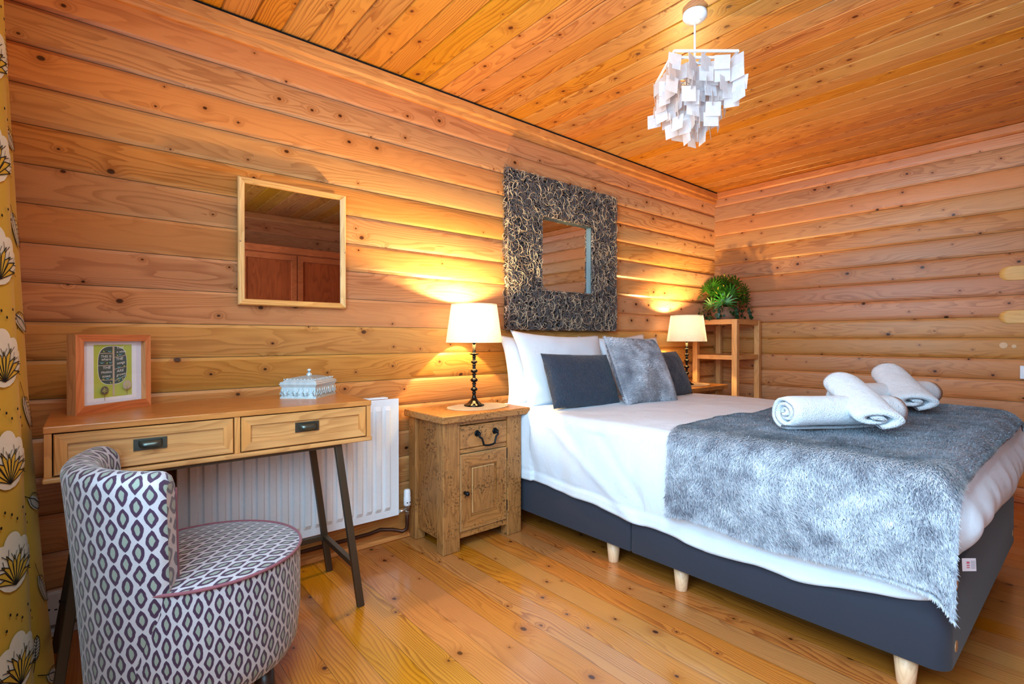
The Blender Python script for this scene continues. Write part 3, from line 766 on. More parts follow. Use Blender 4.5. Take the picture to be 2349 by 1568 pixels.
for k in range(5200):
    x, z = band_pt(); layer = k/5200
    mi = 1 if rv.random() < .62 else 2
    if layer > .74: mi = 3 if rv.random() < .6 else 1
    R_ = rv.uniform(.018, .05); a0 = rv.uniform(0, 2*PI); sweep = rv.uniform(.9, 2.9)*rv.choice((-1, 1))
    yb_ = -.034-.016*layer; seg = 8; pts = []
    cx_, cz_ = x-R_*math.cos(a0+sweep/2), z-R_*math.sin(a0+sweep/2)
    for j in range(seg):
        t = j/(seg-1); a = a0+sweep*t
        px, pz = clampb(cx_+R_*math.cos(a), cz_+R_*math.sin(a))
        pts.append((px, yb_-.009*math.sin(PI*t), pz))
    ok = all((Vector(pts[j+1])-Vector(pts[j])).length > .0012 for j in range(seg-1))
    if ok: mb.tube(pts, rv.uniform(.0014, .0021) if mi == 3 else rv.uniform(.0018, .0030), 4, mi, cap=False)
for k in range(900):   # strands turning over the outer and inner edges
    sd = rv.randrange(8); y0 = rv.uniform(-.045, -.01); L_ = rv.uniform(.02, .06)
    if sd < 4:
        if sd == 0: x, z, dx, dz = 0.002, rv.uniform(.0, h_), 0, 1
        elif sd == 1: x, z, dx, dz = w_-.002, rv.uniform(0, h_), 0, 1
        elif sd == 2: x, z, dx, dz = rv.uniform(0, w_), .002, 1, 0
        else: x, z, dx, dz = rv.uniform(0, w_), h_-.002, 1, 0
    else:
        if sd == 4: x, z, dx, dz = ix0-.003, rv.uniform(iz0, iz1), 0, 1
        elif sd == 5: x, z, dx, dz = ix1+.003, rv.uniform(iz0, iz1), 0, 1
        elif sd == 6: x, z, dx, dz = rv.uniform(ix0, ix1), iz0-.003, 1, 0
        else: x, z, dx, dz = rv.uniform(ix0, ix1), iz1+.003, 1, 0
    pts = [(x+dx*L_*(t-.5)+rv.uniform(-.002, .002), max(-.05, y0+.02*math.sin(PI*t)*rv.choice((-1, 1))), z+dz*L_*(t-.5)+rv.uniform(-.002, .002)) for t in (0, .33, .66, 1)]
    mb.tube(pts, .0024, 4, rv.choice((1, 1, 2, 3)), cap=False)
mb.build('vine_frame', mats, rt)
mb = MB()
for (x0, x1, z0, z1) in ((ix0-.004, ix0+.004, iz0, iz1), (ix1-.004, ix1+.004, iz0, iz1), (ix0, ix1, iz0-.004, iz0+.004), (ix0, ix1, iz1-.004, iz1+.004)): mb.box(x0, x1, -.034, -.006, z0, z1)
mb.build('inner_rim', M['glassedge'], rt, bevel=.002)
MB().add([(ix0, -.012, iz0), (ix1, -.012, iz0), (ix1, -.012, iz1), (ix0, -.012, iz1)], [(0, 1, 2, 3)]).build('mirror_glass', M['mirror'], rt)

# ------------------------------------------------------------------ nightstand
def make_nightstand():
    """local origin: front-left foot corner at floor; width along +x, depth along +y"""
    rt = empty('nightstand', (0, 0, 0), 0, 'a', 'nightstand')
    W, D, H = .505, .345, .648
    MB().box(-.022, W+.040, -.030, D+.012, H, H+.036).build('top_slab', M['nsH'], rt, bevel=.006, seg=3)
    # legs
    for x0, x1, y0, y1 in ((0, .100, 0, .062), (W-.098, W, 0, .062), (0, .060, D-.075, D), (W-.060, W, D-.075, D)):
        MB().box(x0, x1, y0, y1, 0, H).build('leg', M['nsV'], rt, bevel=.005)
    mb = MB(); mb.box(.016, .030, .062, D-.075, .06, H); mb.build('side_panel', M['nsP'], rt)
    mb = MB(); mb.box(W-.030, W-.016, .062, D-.075, .06, H); mb.build('side_panel', M['nsP'], rt)
    mb = MB(); mb.box(.060, W-.060, D-.03, D-.015, .06, H); mb.build('back_panel', M['nsP'], rt)
    for q in ((.100, W-.098, .010, .05, .058, .088), (.100, W-.098, .010, .05, .482, .505), (.100, W-.098, .010, .05, H-.022, H)): MB().box(*q).build('rail', M['nsH'], rt, bevel=.003)
    MB().box(.03, W-.03, .05, D-.03, .06, .075).build('bottom_board', M['nsH'], rt)
    x0, x1 = .103, W-.101
    mb = MB(); mb.box(x0, x1, .004, .022, .508, H-.025); dr = mb.build('drawer', M['nsH'], rt, bevel=.003)
    # swan-neck handle
    hx = (x0+x1)/2+.012; hz = .576
    mb = MB()
    for s in (-1, 1):
        c0 = Vector((hx+s*.058, .004, hz))
        mb.tube([c0, c0+Vector((0, -.006, 0))], [.017, .014], 14); mb.tube([c0+Vector((0, -.004, 0)), c0+Vector((0, -.02, 0))], [.009, .010], 10)
        mb.tube([c0+Vector((0, -.018, 0)), c0+Vector((0, -.027, 0))], [.010, .004], 10)
    mb.tube([(hx-.058, -.016, hz), (hx-.060, -.020, hz-.014), (hx-.046, -.022, hz-.024), (hx-.040, -.023, hz-.040), (hx-.036, -.023, hz-.056), (hx-.024, -.023, hz-.062), (hx, -.023, hz-.064), (hx+.024, -.023, hz-.062), (hx+.036, -.023, hz-.056), (hx+.040, -.023, hz-.040), (hx+.046, -.022, hz-.024), (hx+.060, -.020, hz-.014), (hx+.058, -.016, hz)], .0052, 10)
    mb.build('drop_handle', M['iron'], dr)
    mb = MB(); z0, z1 = .091, .479
    drawer_front(mb, x0, x1, z0, z1, .006, .066, .010)
    o_ = MB()
    door = mb.build('door', [M['nsH'], M['nsV']], rt)
    ix0_, ix1_, iz0_, iz1_ = x0+.078, x1-.078, z0+.078, z1-.078
    MB().box(ix0_, ix1_, .010, .0165, iz0_, iz1_).build('raised_panel', M['nsV'], door, bevel=.004)
    mb = MB(); kx, kz = x0+.028, .285
    mb.tube([(kx, .004, kz), (kx, -.004, kz), (kx, -.010, kz), (kx, -.018, kz), (kx, -.026, kz), (kx, -.029, kz)], [.010, .007, .007, .0125, .009, .003], 16)
    mb.build('knob', M['iron'], door)
    for z_ in (.42, .14): MB().box(x1-.001, x1+.003, .001, .006, z_, z_+.055).build('hinge', M['iron'], door)
    return rt
ns = make_nightstand(); ns.location = (1.322, 2.088, 0)
tag(ns, 'rustic oak nightstand with drawer and door between the radiator and the bed', 'nightstand', 'rustic nightstands at either side of the bed')
ns2 = copy_tree(ns); ns2.location = (3.515, 2.065, 0)
tag(ns2, 'rustic oak nightstand mostly hidden beyond the bed in front of the corner shelf', 'nightstand')
NZ = .648+.036
def make_lamp():
    rt = empty('table_lamp', (0, 0, 0), 0, 'a', 'lamp')
    MB().lathe([(.055, 0), (.057, .004), (.055, .008), (.040, .013), (.036, .018), (.026, .028), (.016, .040), (.011, .055), (.009, .066)], seg=40).build('base', M['blackgl'], rt)
    pr = [(.009, .066)]
    z = .066
    for rb, hb in ((.013, .014), (.021, .026), (.010, .012), (.013, .012), (.022, .028), (.010, .012), (.014, .012), (.021, .026), (.010, .012), (.012, .014), (.019, .022), (.010, .010), (.012, .014)):
        pr += [(.008, z+.001), (rb*.8, z+hb*.25), (rb, z+hb*.5), (rb*.8, z+hb*.75), (.008, z+hb-.001)]; z += hb
    pr += [(.010, z+.002), (.026, z+.008), (.028, z+.011), (.010, z+.013), (.009, z+.02), (.009, z+.075)]
    MB().lathe(pr, seg=24).build('stem', M['blackgl'], rt)
    s0, s1 = .353, .566
    mb = MB(); mb.lathe([(.1565, s0), (.127, s1)], seg=64, capb=False, capt=False); mb.lathe([(.1245, s1), (.154, s0)], seg=64, capb=False, capt=False)
    def rimr(r1, r2, z_):
        b = len(mb.v); vs = []
        for k in range(64):
            a = 2*PI*k/64; vs += [(r1*math.cos(a), r1*math.sin(a), z_), (r2*math.cos(a), r2*math.sin(a), z_)]
        mb.add(vs, [(2*k, 2*((k+1) % 64), 2*((k+1) % 64)+1, 2*k+1) for k in range(64)])
    rimr(.1565, .154, s0); rimr(.127, .1245, s1)
    mb.build('lamp_shade', M['shade'], rt)
    mb = MB(); mb.tube([(.1255*math.cos(a), .1255*math.sin(a), s1-.004) for a in [2*PI*k/48 for k in range(48)]], .0018, 6, closed=True)
    for k in range(3): a = 2*PI*k/3; mb.tube([(.0, 0, s1-.03), (.125*math.cos(a), .125*math.sin(a), s1-.004)], .0014, 6)
    mb.build('shade_carrier', M['iron'], rt)
    MB().tube([(0, 0, s0-.002), (0, 0, s0+.07)], .014, 12).build('bulb_holder', M['iron'], rt)
    MB().lathe([(.012, s0+.068), (.016, s0+.085), (.026, s0+.105), (.028, s0+.120), (.022, s0+.138), (.006, s0+.148)], seg=20).build('bulb', M['bulb'], rt)
    return rt
lp = make_lamp(); lp.location = (1.652, 2.288, NZ+.003)
tag(lp, 'lit table lamp with turned black stem on the nightstand left of the bed', 'lamp', 'matching bedside table lamps')
lp2 = copy_tree(lp); lp2.location = (3.755, 2.235, NZ+.003)
tag(lp2, 'lit table lamp with turned black stem behind the bed by the corner shelf', 'lamp')
for k, (x, y, lab) in enumerate(((1.660, 2.262, 'oval beige placemat under the lamp left of the bed'), (3.80, 2.225, 'oval beige placemat under the lamp beyond the bed'))):
    mb = MB(); pts = [(x+.185*math.cos(a), y+.135*math.sin(a)) for a in [2*PI*q/64 for q in range(64)]]
    mb.poly_prism(pts, NZ+.0005, NZ+.003)
    tag(mb.build('placemat', M['mat']), lab, 'placemat', 'round mats on the nightstands')
# lamp light
for x, y in ((1.652, 2.288), (3.755, 2.235)):
    L_ = bpy.data.lights.new('lamp_light', 'POINT'); L_.energy = 52; L_.color = (1, .70, .30); L_.shadow_soft_size = .02
    o = bpy.data.objects.new('lamp_light', L_); COL.objects.link(o); o.location = (x, y, NZ+.003+.353+.158)

# ------------------------------------------------------------------ corner shelf
SX0, SX1, SY0, SY1, SZ = 4.130, 4.585, 2.000, 2.402, 1.226
rt = empty('corner_shelf', (SX0, SY0, 0), 0, 'open pine shelf unit with square posts in the room corner', 'shelf')
a, b = SX1-SX0, SY1-SY0; pw = .045
for x, y in ((0, 0), (a-pw, 0), (0, b-pw), (a-pw, b-pw)): MB().box(x, x+pw, y, y+pw, 0, SZ).build('post', M['shelf'], rt, bevel=.003)
M['shelfH'] = wood('light_pine_shelf_level', 'Y', 'X', srgb(220, 168, 112), srgb(186, 128, 76), .45)
for z in (SZ-.042, .885, .50, .12):
    mb = MB(); mb.box(.008, a-.008, .008, b-.008, z+.012, z+.036)
    mb.box(pw, a-pw, .004, .024, z, z+.038); mb.box(pw, a-pw, b-.024, b-.004, z, z+.038); mb.box(.004, .024, pw, b-pw, z, z+.038); mb.box(a-.024, a-.004, pw, b-pw, z, z+.038)
    if z > 1: mb.box(.002, a-.002, .002, b-.002, z+.034, z+.0425)
    mb.build('shelf_board', M['shelfH'], rt, bevel=.001)
for z in (SZ-.022, .905):
    for q in (pw*.5, a-pw*.5): MB().box(q-.003, q+.003, -.0008, .001, z-.003, z+.003).build('screw_hole', M['dark'], rt)

# ------------------------------------------------------------------ plant in a basket
rt = empty('basket_plant', (4.325, 2.205, SZ), 0, 'bushy green fern and ivy in a wicker basket on the corner shelf', 'plant')
mb = MB(); rp = random.Random(11)
mb.lathe([(.085, .001), (.10, .02), (.125, .11), (.118, .108), (.09, .02)], seg=28)
for k in range(26):
    z = .004+k*.0042; r0 = .087+.04*(k/26)
    mb.tube([((r0+.003*math.sin(a*12+(k % 2)*PI))*math.cos(a), (r0+.003*math.sin(a*12+(k % 2)*PI))*math.sin(a), z) for a in [2*PI*q/72 for q in range(72)]], .0026, 4, closed=True)
for s in (-1, 1):
    mb.tube([(s*.02-.075*s*0+math.cos(t)*.0, 0, 0) for t in (0,)]*0 or [(-.12+.0*s, -.05, .10), (-.135, -.035, .145), (-.14, 0, .165), (-.135, .035, .145), (-.12, .05, .10)] if s < 0 else [(.12, -.05, .10), (.135, -.035, .145), (.14, 0, .165), (.135, .035, .145), (.12, .05, .10)], .006, 6)
mb.build('basket', plain('wicker', srgb(150, 118, 96), .7), rt)
def leaf_mat(name, c1, c2):
    n = NT(name); v = n.node('ShaderNodeTexCoord').outputs['Object']
    n.set(color=n.mix(n.noise(v, 22, 2), c1, c2), rough=.4); return n.m
GM = [leaf_mat('palm_green', srgb(14, 56, 14), srgb(58, 122, 34)), leaf_mat('ivy_green', srgb(10, 42, 20), srgb(34, 78, 36)), leaf_mat('olive_stem', srgb(96, 96, 40), srgb(150, 120, 60))]
mb = MB()
def leaflet(p, d, nrm, L_, w, mi):
    p = Vector(p); d = Vector(d).normalized(); s = d.cross(nrm)
    if s.length < .05: s = d.cross(Vector((1, 0, 0)))
    s.normalize(); dr = Vector((0, 0, -1))
    q = [p, p+d*L_*.35+s*w, p+d*L_*.35-s*w, p+d*L_*.75+s*w*.7+dr*L_*.08, p+d*L_*.75-s*w*.7+dr*L_*.08, p+d*L_+dr*L_*.2]
    mb.add(q, [(0, 1, 2), (1, 3, 4, 2), (3, 5, 4)], mi, True)
def fan(c0, axis, size, mi=0, n_=13):
    axis = Vector(axis).normalized(); s = axis.cross(Vector((0, 0, 1)))
    if s.length < .1: s = Vector((1, 0, 0))
    s.normalize(); up = s.cross(axis)
    for k in range(n_):
        a = (k/(n_-1)-.5)*3.9
        d = (axis*math.cos(a)*.35+s*math.sin(a)*.95+up*math.cos(a)*.85)
        leaflet(c0, d, axis, size*(.8+.2*math.cos(a)), size*.055, mi)
def clampp(x, y, z): return (min(x, .26), min(y, .215), z)
for k in range(46):
    a = rp.uniform(0, 2*PI); el = rp.uniform(.0, 1.45); r_ = rp.uniform(.12, .21)
    d = Vector((math.cos(a)*math.cos(el), math.sin(a)*math.cos(el), math.sin(el)))
    c0 = Vector((0, 0, .10))+Vector((d.x*r_*1.0, d.y*r_*1.0, d.z*r_*1.25))
    c0 = Vector(clampp(*c0))
    mb.tube([(d.x*.03, d.y*.03, .06), (d.x*r_*.5, d.y*r_*.5, .10+d.z*r_*.7), c0], .0018, 4, 2)
    fan(c0, d+Vector((-.35, -.35, .1)), rp.uniform(.10, .15), 0)
for k in range(170):     # feathery sprigs
    a = rp.uniform(0, 2*PI); el = rp.uniform(-.1, 1.45); r_ = rp.uniform(.12, .25)
    d = Vector((math.cos(a)*math.cos(el), math.sin(a)*math.cos(el), math.sin(el)))
    p = Vector((0, 0, .11))+Vector((d.x*r_*.9, d.y*r_*.9, d.z*r_*1.12)); p = Vector(clampp(*p))
    for j in range(6): leaflet(p, d+Vector((rp.uniform(-.8, .8), rp.uniform(-.8, .8), rp.uniform(-.6, .7))), Vector((0, 0, 1)), rp.uniform(.03, .06), .0035, rp.choice((0, 0, 1, 2)))
for k in range(90):     # ivy leaves, trailing
    a = rp.uniform(0, 2*PI); r_ = rp.uniform(.11, .235); z = rp.uniform(-.0, .22)
    if rp.random() < .35: z = rp.uniform(.01, .08)
    p = Vector(clampp(r_*math.cos(a), r_*math.sin(a), z)); s_ = rp.uniform(.011, .02)
    out = Vector((math.cos(a)-.3, math.sin(a)-.3, rp.uniform(-.3, .6))).normalized(); t1 = out.cross(Vector((0, 0, 1))).normalized(); t2 = out.cross(t1)
    mb.add([p+t1*s_*math.cos(b_)*rr+t2*s_*math.sin(b_)*rr+out*.004*(rr-.8) for b_, rr in ((0, 1.0), (.7, .7), (1.5, 1.1), (2.2, .7), (3.0, .9), (4.0, .8), (4.71, 1.35), (5.4, .8))], [tuple(range(8))], 1, True)
for (sx, sy) in ((-.15, -.17), (-.22, -.02), (.05, -.21)):   # trailing strands over the front edge
    for j in range(7):
        p = Vector((sx*(.8+.02*j), sy*(.8+.02*j)-.02, .09-.016*j)); s_ = .016
        if p.z < .015 and sx != -.15: p.z = .015
        mb.add([p+Vector((rp.uniform(-.01, .01), 0, 0))+Vector((-.7*s_*math.cos(b_), .7*s_*math.cos(b_)-.3*s_, s_*math.sin(b_))) for b_ in (0, 1.1, 2.1, 3.1, 4.2, 5.2)], [tuple(range(6))], 1, True)
mb.build('foliage', GM, rt)

# ------------------------------------------------------------------ bed
BX0, BX1, BY0, BY1 = 1.862, 3.372, .288, 2.36
rt = empty('divan_bed', ((BX0+BX1)/2, BY0, 0), 0, 'double divan bed with charcoal fabric base on short round wooden legs', 'bed')
ox, oy = (BX0+BX1)/2, BY0
def rrect(x0, x1, y0, y1, r, seg=8):
    """r: radii for corners (x0y0, x1y0, x1y1, x0y1)"""
    cs = [(x0, y0, 1, 1, PI), (x1, y0, -1, 1, 1.5*PI), (x1, y1, -1, -1, 0), (x0, y1, 1, -1, .5*PI)]
    out = []
    for (x, y, sx, sy, a0), rr in zip(cs, r):
        for k in range(seg+1):
            a = a0+k/seg*PI/2; out.append((x+sx*rr+rr*math.cos(a), y+sy*rr+rr*math.sin(a)))
    return out
ZB0, ZB1 = .103, .385
hw = (BX1-BX0)/2
MB().poly_prism(rrect(-hw, hw, 0, 1.092, (.05, .05, .008, .008)), ZB0, ZB1, smooth=True).build('base_section', M['base'], rt, bevel=.006)
MB().poly_prism(rrect(-hw, hw, 1.098, BY1-BY0, (.008, .008, .05, .05)), ZB0, ZB1, smooth=True).build('base_section', M['base'], rt, bevel=.006)
for x in (BX0+.058, (BX0+BX1)/2, BX1-.058):
    for y in (.400, 1.165, 1.525, 2.26):
        MB().lathe([(.023, 0), (.024, .003), (.0335, ZB0)], (x-ox, y-oy, 0), 24).build('leg', M['legw'], rt)
M['plug'] = wood('beech_plug', 'X', 'Z', srgb(206, 168, 130), srgb(170, 128, 92), .5, 3)
for x, z in ((1.945, .160), (1.945, .342), (3.275, .345), (3.283, .160)):
    o = MB().lathe([(.017, 0), (.016, .003)], (0, 0, 0), 20).build('leg_socket', M['plug'], rt)
    o.matrix_local = Matrix.Translation((x-ox, .0005, z)) @ Matrix.Rotation(PI/2, 4, 'X')
MB().poly_prism(rrect(-hw+.01, hw-.01, .01, BY1-BY0, (.08,)*4), ZB1+.001, .63, smooth=True).build('mattress', M['linen'], rt, bevel=.03, seg=4)

# duvet --------------------------------------------------------------
def nz(x, y, z=0.0): return noise.noise(Vector((x, y, z)))
QX0, QX1, QY0, QY1 = 1.835, 3.400, .262, 2.345
def ringpt(a, b):
    """square-ring direction -> point on the rounded rectangle and outward normal"""
    m = max(abs(a), abs(b)); a /= m; b /= m
    cx, cy = (QX0+QX1)/2, (QY0+QY1)/2; hx, hy = (QX1-QX0)/2, (QY1-QY0)/2
    x, y = cx+a*hx, cy+b*hy; r = .10 if b < 0 else .03
    qx = min(max(x, QX0+r), QX1-r); qy = min(max(y, QY0+r), QY1-r)
    d = Vector((x-qx, y-qy))
    if d.length < 1e-9: d = Vector((a, 0)) if abs(a) >= abs(b) else Vector((0, b))
    d.normalize(); return (qx+d.x*r, qy+d.y*r), (d.x, d.y)
def top_z(x, y):
    ex = min(x-QX0, QX1-x); ey = y-QY0
    z = .668+.010*nz(x*2.2, y*2.2)+.004*nz(x*7, y*9, 3)
    z += .012*math.exp(-((x-2.6)/.7)**2)
    z += .03*math.exp(-((x-3.30)/.12)**2)*math.exp(-((y-.5)/.35)**2)
    # slightly lower towards the head
    return z
def hem_z(x, y, nx, ny):
    if ny < -.5 and abs(nx) < .85:                       # foot
        t = (x-QX0)/(QX1-QX0); return .405+.03*math.sin(t*9)+.02*nz(x*5, 1)
    if nx < -.3:                                          # near side
        pts = [(.25, .33), (.40, .285), (.70, .238), (1.02, .232), (1.34, .252), (1.7, .275), (2.05, .292), (2.4, .30)]
        for (a, za), (b, zb) in zip(pts, pts[1:]):
            if y <= b: t = min(1, max(0, (y-a)/(b-a))); break
        z = za+(zb-za)*t
        return z+.006*nz(y*7, 4)+.005*math.sin(y*17)
    if ny > .5: return .5
    return .30+.02*nz(y*3, 9)
M0 = .62; NG = 240
def duvet_pt(a, b):
    m = max(abs(a), abs(b)); rr = .060
    if m < 1e-6: x, y = (QX0+QX1)/2, (QY0+QY1)/2; return (x, y, top_z(x, y))
    p, nn = ringpt(a, b)
    if m <= M0:
        f_ = m/M0; px, py = p[0]-nn[0]*rr, p[1]-nn[1]*rr
        cx, cy = (QX0+QX1)/2, (QY0+QY1)/2
        rx, ry = cx+a/m*((QX1-QX0)/2-rr), cy+b/m*((QY1-QY0)/2-rr); w_ = f_**6
        x = cx+((rx*(1-w_)+px*w_)-cx)*f_; y = cy+((ry*(1-w_)+py*w_)-cy)*f_
        return (x, y, top_z(x, y))
    t = (m-M0)/(1-M0)
    zt = top_z(p[0]-nn[0]*rr, p[1]-nn[1]*rr); zh = hem_z(p[0], p[1], *nn); H = zt-zh
    if t < .25:
        an = (t/.25)*PI/2; off = rr*math.sin(an)-rr; z = zt-rr*(1-math.cos(an))
    else:
        q = (t-.25)/.75; z = zt-rr-(H-rr)*q; s_ = p[0]-p[1]*1.0
        nearns = 1.0 if not (nn[0] < -.3 and p[1] > 2.02) else .15
        fold = .011*nz(s_*4.5, z*1.8, 2.0)+.007*nz(s_*13, z*2.5, 7.0)
        off = (.016*math.sin(PI*min(1, q*1.25))-.012*q+fold*min(1, q*3))*nearns
        if nn[1] < -.5: off += .035*math.sin(PI*q)-.02*q
        if nn[0] < -.3 and 1.3 < p[1] < 2.1: off += .008*math.exp(-((p[1]-1.75+.5*q-.1)/.05)**2)-.006*math.exp(-((p[1]-1.55+.35*q)/.04)**2)
        if abs(q-.84) < .02 and nn[1] > -.5: off -= .003
    return (p[0]+nn[0]*off, p[1]+nn[1]*off, z)
mb = MB(); mb.grid(lambda u, v: duvet_pt(2*u-1, 2*v-1), NG, NG)
dv = mb.build('duvet', M['linen'])
md = dv.modifiers.new('sol', 'SOLIDIFY'); md.thickness = .006; md.offset = -1
tag(dv, 'smooth white duvet cover spread over the bed and hanging down its sides', 'duvet')

# pillows ------------------------------------------------------------
def pillow_fn(w, h, t, ear=.06, wr=.004, seed=0, sag=0.0, pw=2.6):
    """returns f(u,v,side)->(x,y,z) local: x width, z height, y thickness"""
    def fn(u, v, side):
        a, b = 2*u-1, 2*v-1
        pin = 1-ear*(1-abs(b)**2)*abs(a)**3; pin2 = 1-ear*1.1*(1-abs(a)**2)*abs(b)**3
        x = a*w/2*pin; z = b*h/2*pin2
        e = max(0, (1-abs(a)**pw)*(1-abs(b)**pw))**.55
        th = t/2*e
        th += wr*e*(nz(a*2.6+seed, b*2.6, seed)*1.4+nz(a*6+seed, b*5, seed+3)*.6)
        z -= sag*(1-abs(a))*(b+1)/2
        return (x, side*th, z)
    return fn
def pillow_mesh(name, mats, fn, nu=34, nv=26):
    mb = MB()
    mb.grid(lambda u, v: fn(u, v, -1), nu, nv); mb.grid(lambda u, v: fn(u, v, 1), nu, nv, flip=True)
    o = mb.build(name, mats); md = o.modifiers.new('weld', 'WELD'); md.merge_threshold = .0015
    return o
def place(o, c, tilt, yawr=0.0, roll=0.0):
    o.rotation_mode = 'XYZ'
    o.matrix_world = Matrix.Translation(c) @ Matrix.Rotation(yawr, 4, 'Z') @ Matrix.Rotation(-tilt, 4, 'X') @ Matrix.Rotation(roll, 4, 'Y')
GP = 'white pillows propped against the wall'
for k, (x, y, z, w, h, tl, yw, rl, lab) in enumerate((
    (2.262, 2.322, .860, .735, .430, .20, .00, .02, 'white pillow at the left against the wall behind another white pillow'),
    (2.290, 2.190, .875, .760, .470, .36, -.02, .035, 'front white pillow on the left, behind the wide charcoal cushion'),
    (2.985, 2.328, .870, .760, .440, .20, .00, -.03, 'rear white pillow on the right, only its top edge and corner showing'),
    (3.020, 2.200, .865, .760, .440, .36, .02, .00, 'front white pillow on the right behind the grey fur cushion'))):
    o = pillow_mesh('pillow', M['pillow'], pillow_fn(w*1.02, h*1.03, .13, .11, .006, k*5.3)); place(o, (x, y, z), tl, yw, rl)
    tag(o, lab, 'pillow', GP)
for k, (x, y, z, w, h, tl, yw, rl, lab) in enumerate((
    (2.195, 1.975, .822, .510, .325, .42, -.10, .035, 'wide charcoal crinkled cushion leaning left of the grey fur cushion'),
    (3.040, 1.965, .822, .480, .325, .42, .03, .00, 'charcoal crinkled cushion on the right, half behind the grey fur cushion'))):
    o = pillow_mesh('cushion', M['charcushion'], pillow_fn(w, h, .12, .03, .005, 20+k*3.3, pw=3.2)); place(o, (x, y, z), tl, yw, rl)
    tag(o, lab, 'cushion', 'charcoal rectangular cushions on the bed')
# fur cushion
FM = fur_mats()
fnp = pillow_fn(.485, .435, .15, .03, .004, 41, pw=3.0)
mb = MB(); mb.grid(lambda u, v: fnp(u, v, -1), 26, 26); mb.grid(lambda u, v: fnp(u, v, 1), 26, 26, flip=True)
rr = np.random.RandomState(5); P = []; N_ = []; D_ = []; C_ = []
for k in range(26000):
    u, v = rr.rand(), rr.rand()
    if k % 9 == 0:                     # rim
        if rr.rand() < .5: u = rr.choice((0.004, .996))
        else: v = rr.choice((.004, .996))
    side = -1 if k % 5 else 1
    e = .01; p0 = Vector(fnp(u, v, side)); pu = Vector(fnp(min(1, u+e), v, side))-Vector(fnp(max(0, u-e), v, side)); pv = Vector(fnp(u, min(1, v+e), side))-Vector(fnp(u, max(0, v-e), side))
    nn = pu.cross(pv)*(1 if side < 0 else -1)
    if nn.length < 1e-9: nn = Vector((0, side, 0))
    nn.normalize()
    sw = 2*PI*nz(p0.x*3.2, p0.z*3.2, 5)
    P.append(p0); N_.append(nn); D_.append(Vector((math.sin(sw)*.9, 0, -.75+.6*math.cos(sw))))
    c_ = .60+.62*nz(p0.x*7, p0.z*7, 8)+.4*nz(p0.x*18, p0.z*18, 2)+.25*(rr.rand()-.5)-.25*nz(p0.x*3, p0.z*3, 1); C_.append(min(1, max(0, c_)))
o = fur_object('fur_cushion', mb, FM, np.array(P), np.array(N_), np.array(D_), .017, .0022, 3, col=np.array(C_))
place(o, (2.612, 1.862, .866), .46, -.03, .045)
tag(o, 'fluffy grey faux fur square cushion propped in the middle of the bed', 'cushion')

# ------------------------------------------------------------------ fur throw
def throw_fn(s, t):
    """s: 0 near-side hem .. 1 far side, t: 0 = foot edge .. 1 = head-side edge"""
    yt0 = .266; yt1 = 1.155; y = yt0+(yt1-yt0)*t; rr = .075; XS = QX0-.030
    sa, sb, sc = .13, .185, .93
    def zt(x): return top_z(x, y)+.024
    if s < sb:
        z1 = zt(XS+rr)
        if s < sa:
            q = 1-s/sa; hem = .350+.016*(1-t)+.012*math.sin(t*9)
            z = z1-rr-(z1-rr-hem)*q
            x = XS-.010*math.sin(PI*q)+.012*nz(y*5, z*3, 1)*q-.012*q
            y += .004*q*(1-t)
        else:
            an = (s-sa)/(sb-sa)*PI/2; x = XS+rr-rr*math.cos(an); z = z1-rr+rr*math.sin(an)
    elif s < sc:
        e = (s-sb)/(sc-sb); x0 = XS+rr; x1 = QX1-.04; x = x0+(x1-x0)*e
        if t > .5: y += -.07*e*(t-.5)*2
        z = zt(x)
    else:
        an = (s-sc)/(1-sc)*PI/2; x = QX1-.04+.075*math.sin(an); z = zt(QX1-.04)-.14*(1-math.cos(an))
    if s > sa:
        k = min(1, (s-sa)/.06)
        z += k*(.007*nz(x*4, y*5, 2)+.005*nz(x*9, y*14, 6))
    if t < .07: q = 1-t/.07; z -= .05*q*q
    return Vector((x, y, z))
def under_fn(u, v):
    p = throw_fn(u, v)+(Vector((.012, 0, 0)) if u < .13 else Vector((0, 0, -.010)))
    if u < .06: p.z -= .024*max(0, 1-v/.42)*(1-u/.06); p.x -= .004*(1-u/.06)
    return p
mb = MB(); mb.grid(lambda u, v: tuple(throw_fn(u, v)), 150, 64)
mb.grid(lambda u, v: tuple(under_fn(u, v)), 150, 64, mi=2, flip=True)
rr = np.random.RandomState(9); P = []; N_ = []; D_ = []; C_ = []
def throw_root(u, v):
    e = .004; p0 = throw_fn(u, v); pu = throw_fn(min(1, u+e), v)-throw_fn(max(0, u-e), v); pv = throw_fn(u, min(1, v+e))-throw_fn(u, max(0, v-e))
    nn = pu.cross(pv)
    if nn.length < 1e-10: nn = Vector((0, 0, 1))
    nn.normalize()
    sw = 1.0*nz(u*9, v*6, 5)+.6*nz(u*22, v*14, 3)
    dd = (-pu.normalized()*(.9*math.cos(sw))-pv.normalized()*(.35+.9*math.sin(sw)))
    P.append(p0); N_.append(nn); D_.append(dd)
    sl = 1-min(1, max(0, (u-.14)/.05))
    c_ = .42+.24*nz(u*14, v*6, 8)+.34*nz(u*42, v*18, 2)+.22*nz(u*6, v*2.5, 4)+.55*(rr.rand()-.5)+.36*(1-sl)-.12*math.exp(-((u-.17)/.03)**2)  # pile on top coloured lighter to offset its self-shadowing
    C_.append(min(1, max(0, c_)))
for k in range(1500):
    v = rr.rand()*.42; p0 = under_fn(0, v); P.append(p0); N_.append(Vector((-1, 0, -.2)).normalized()); D_.append(Vector((0, -.3, -1))); C_.append(.45+.4*rr.rand())
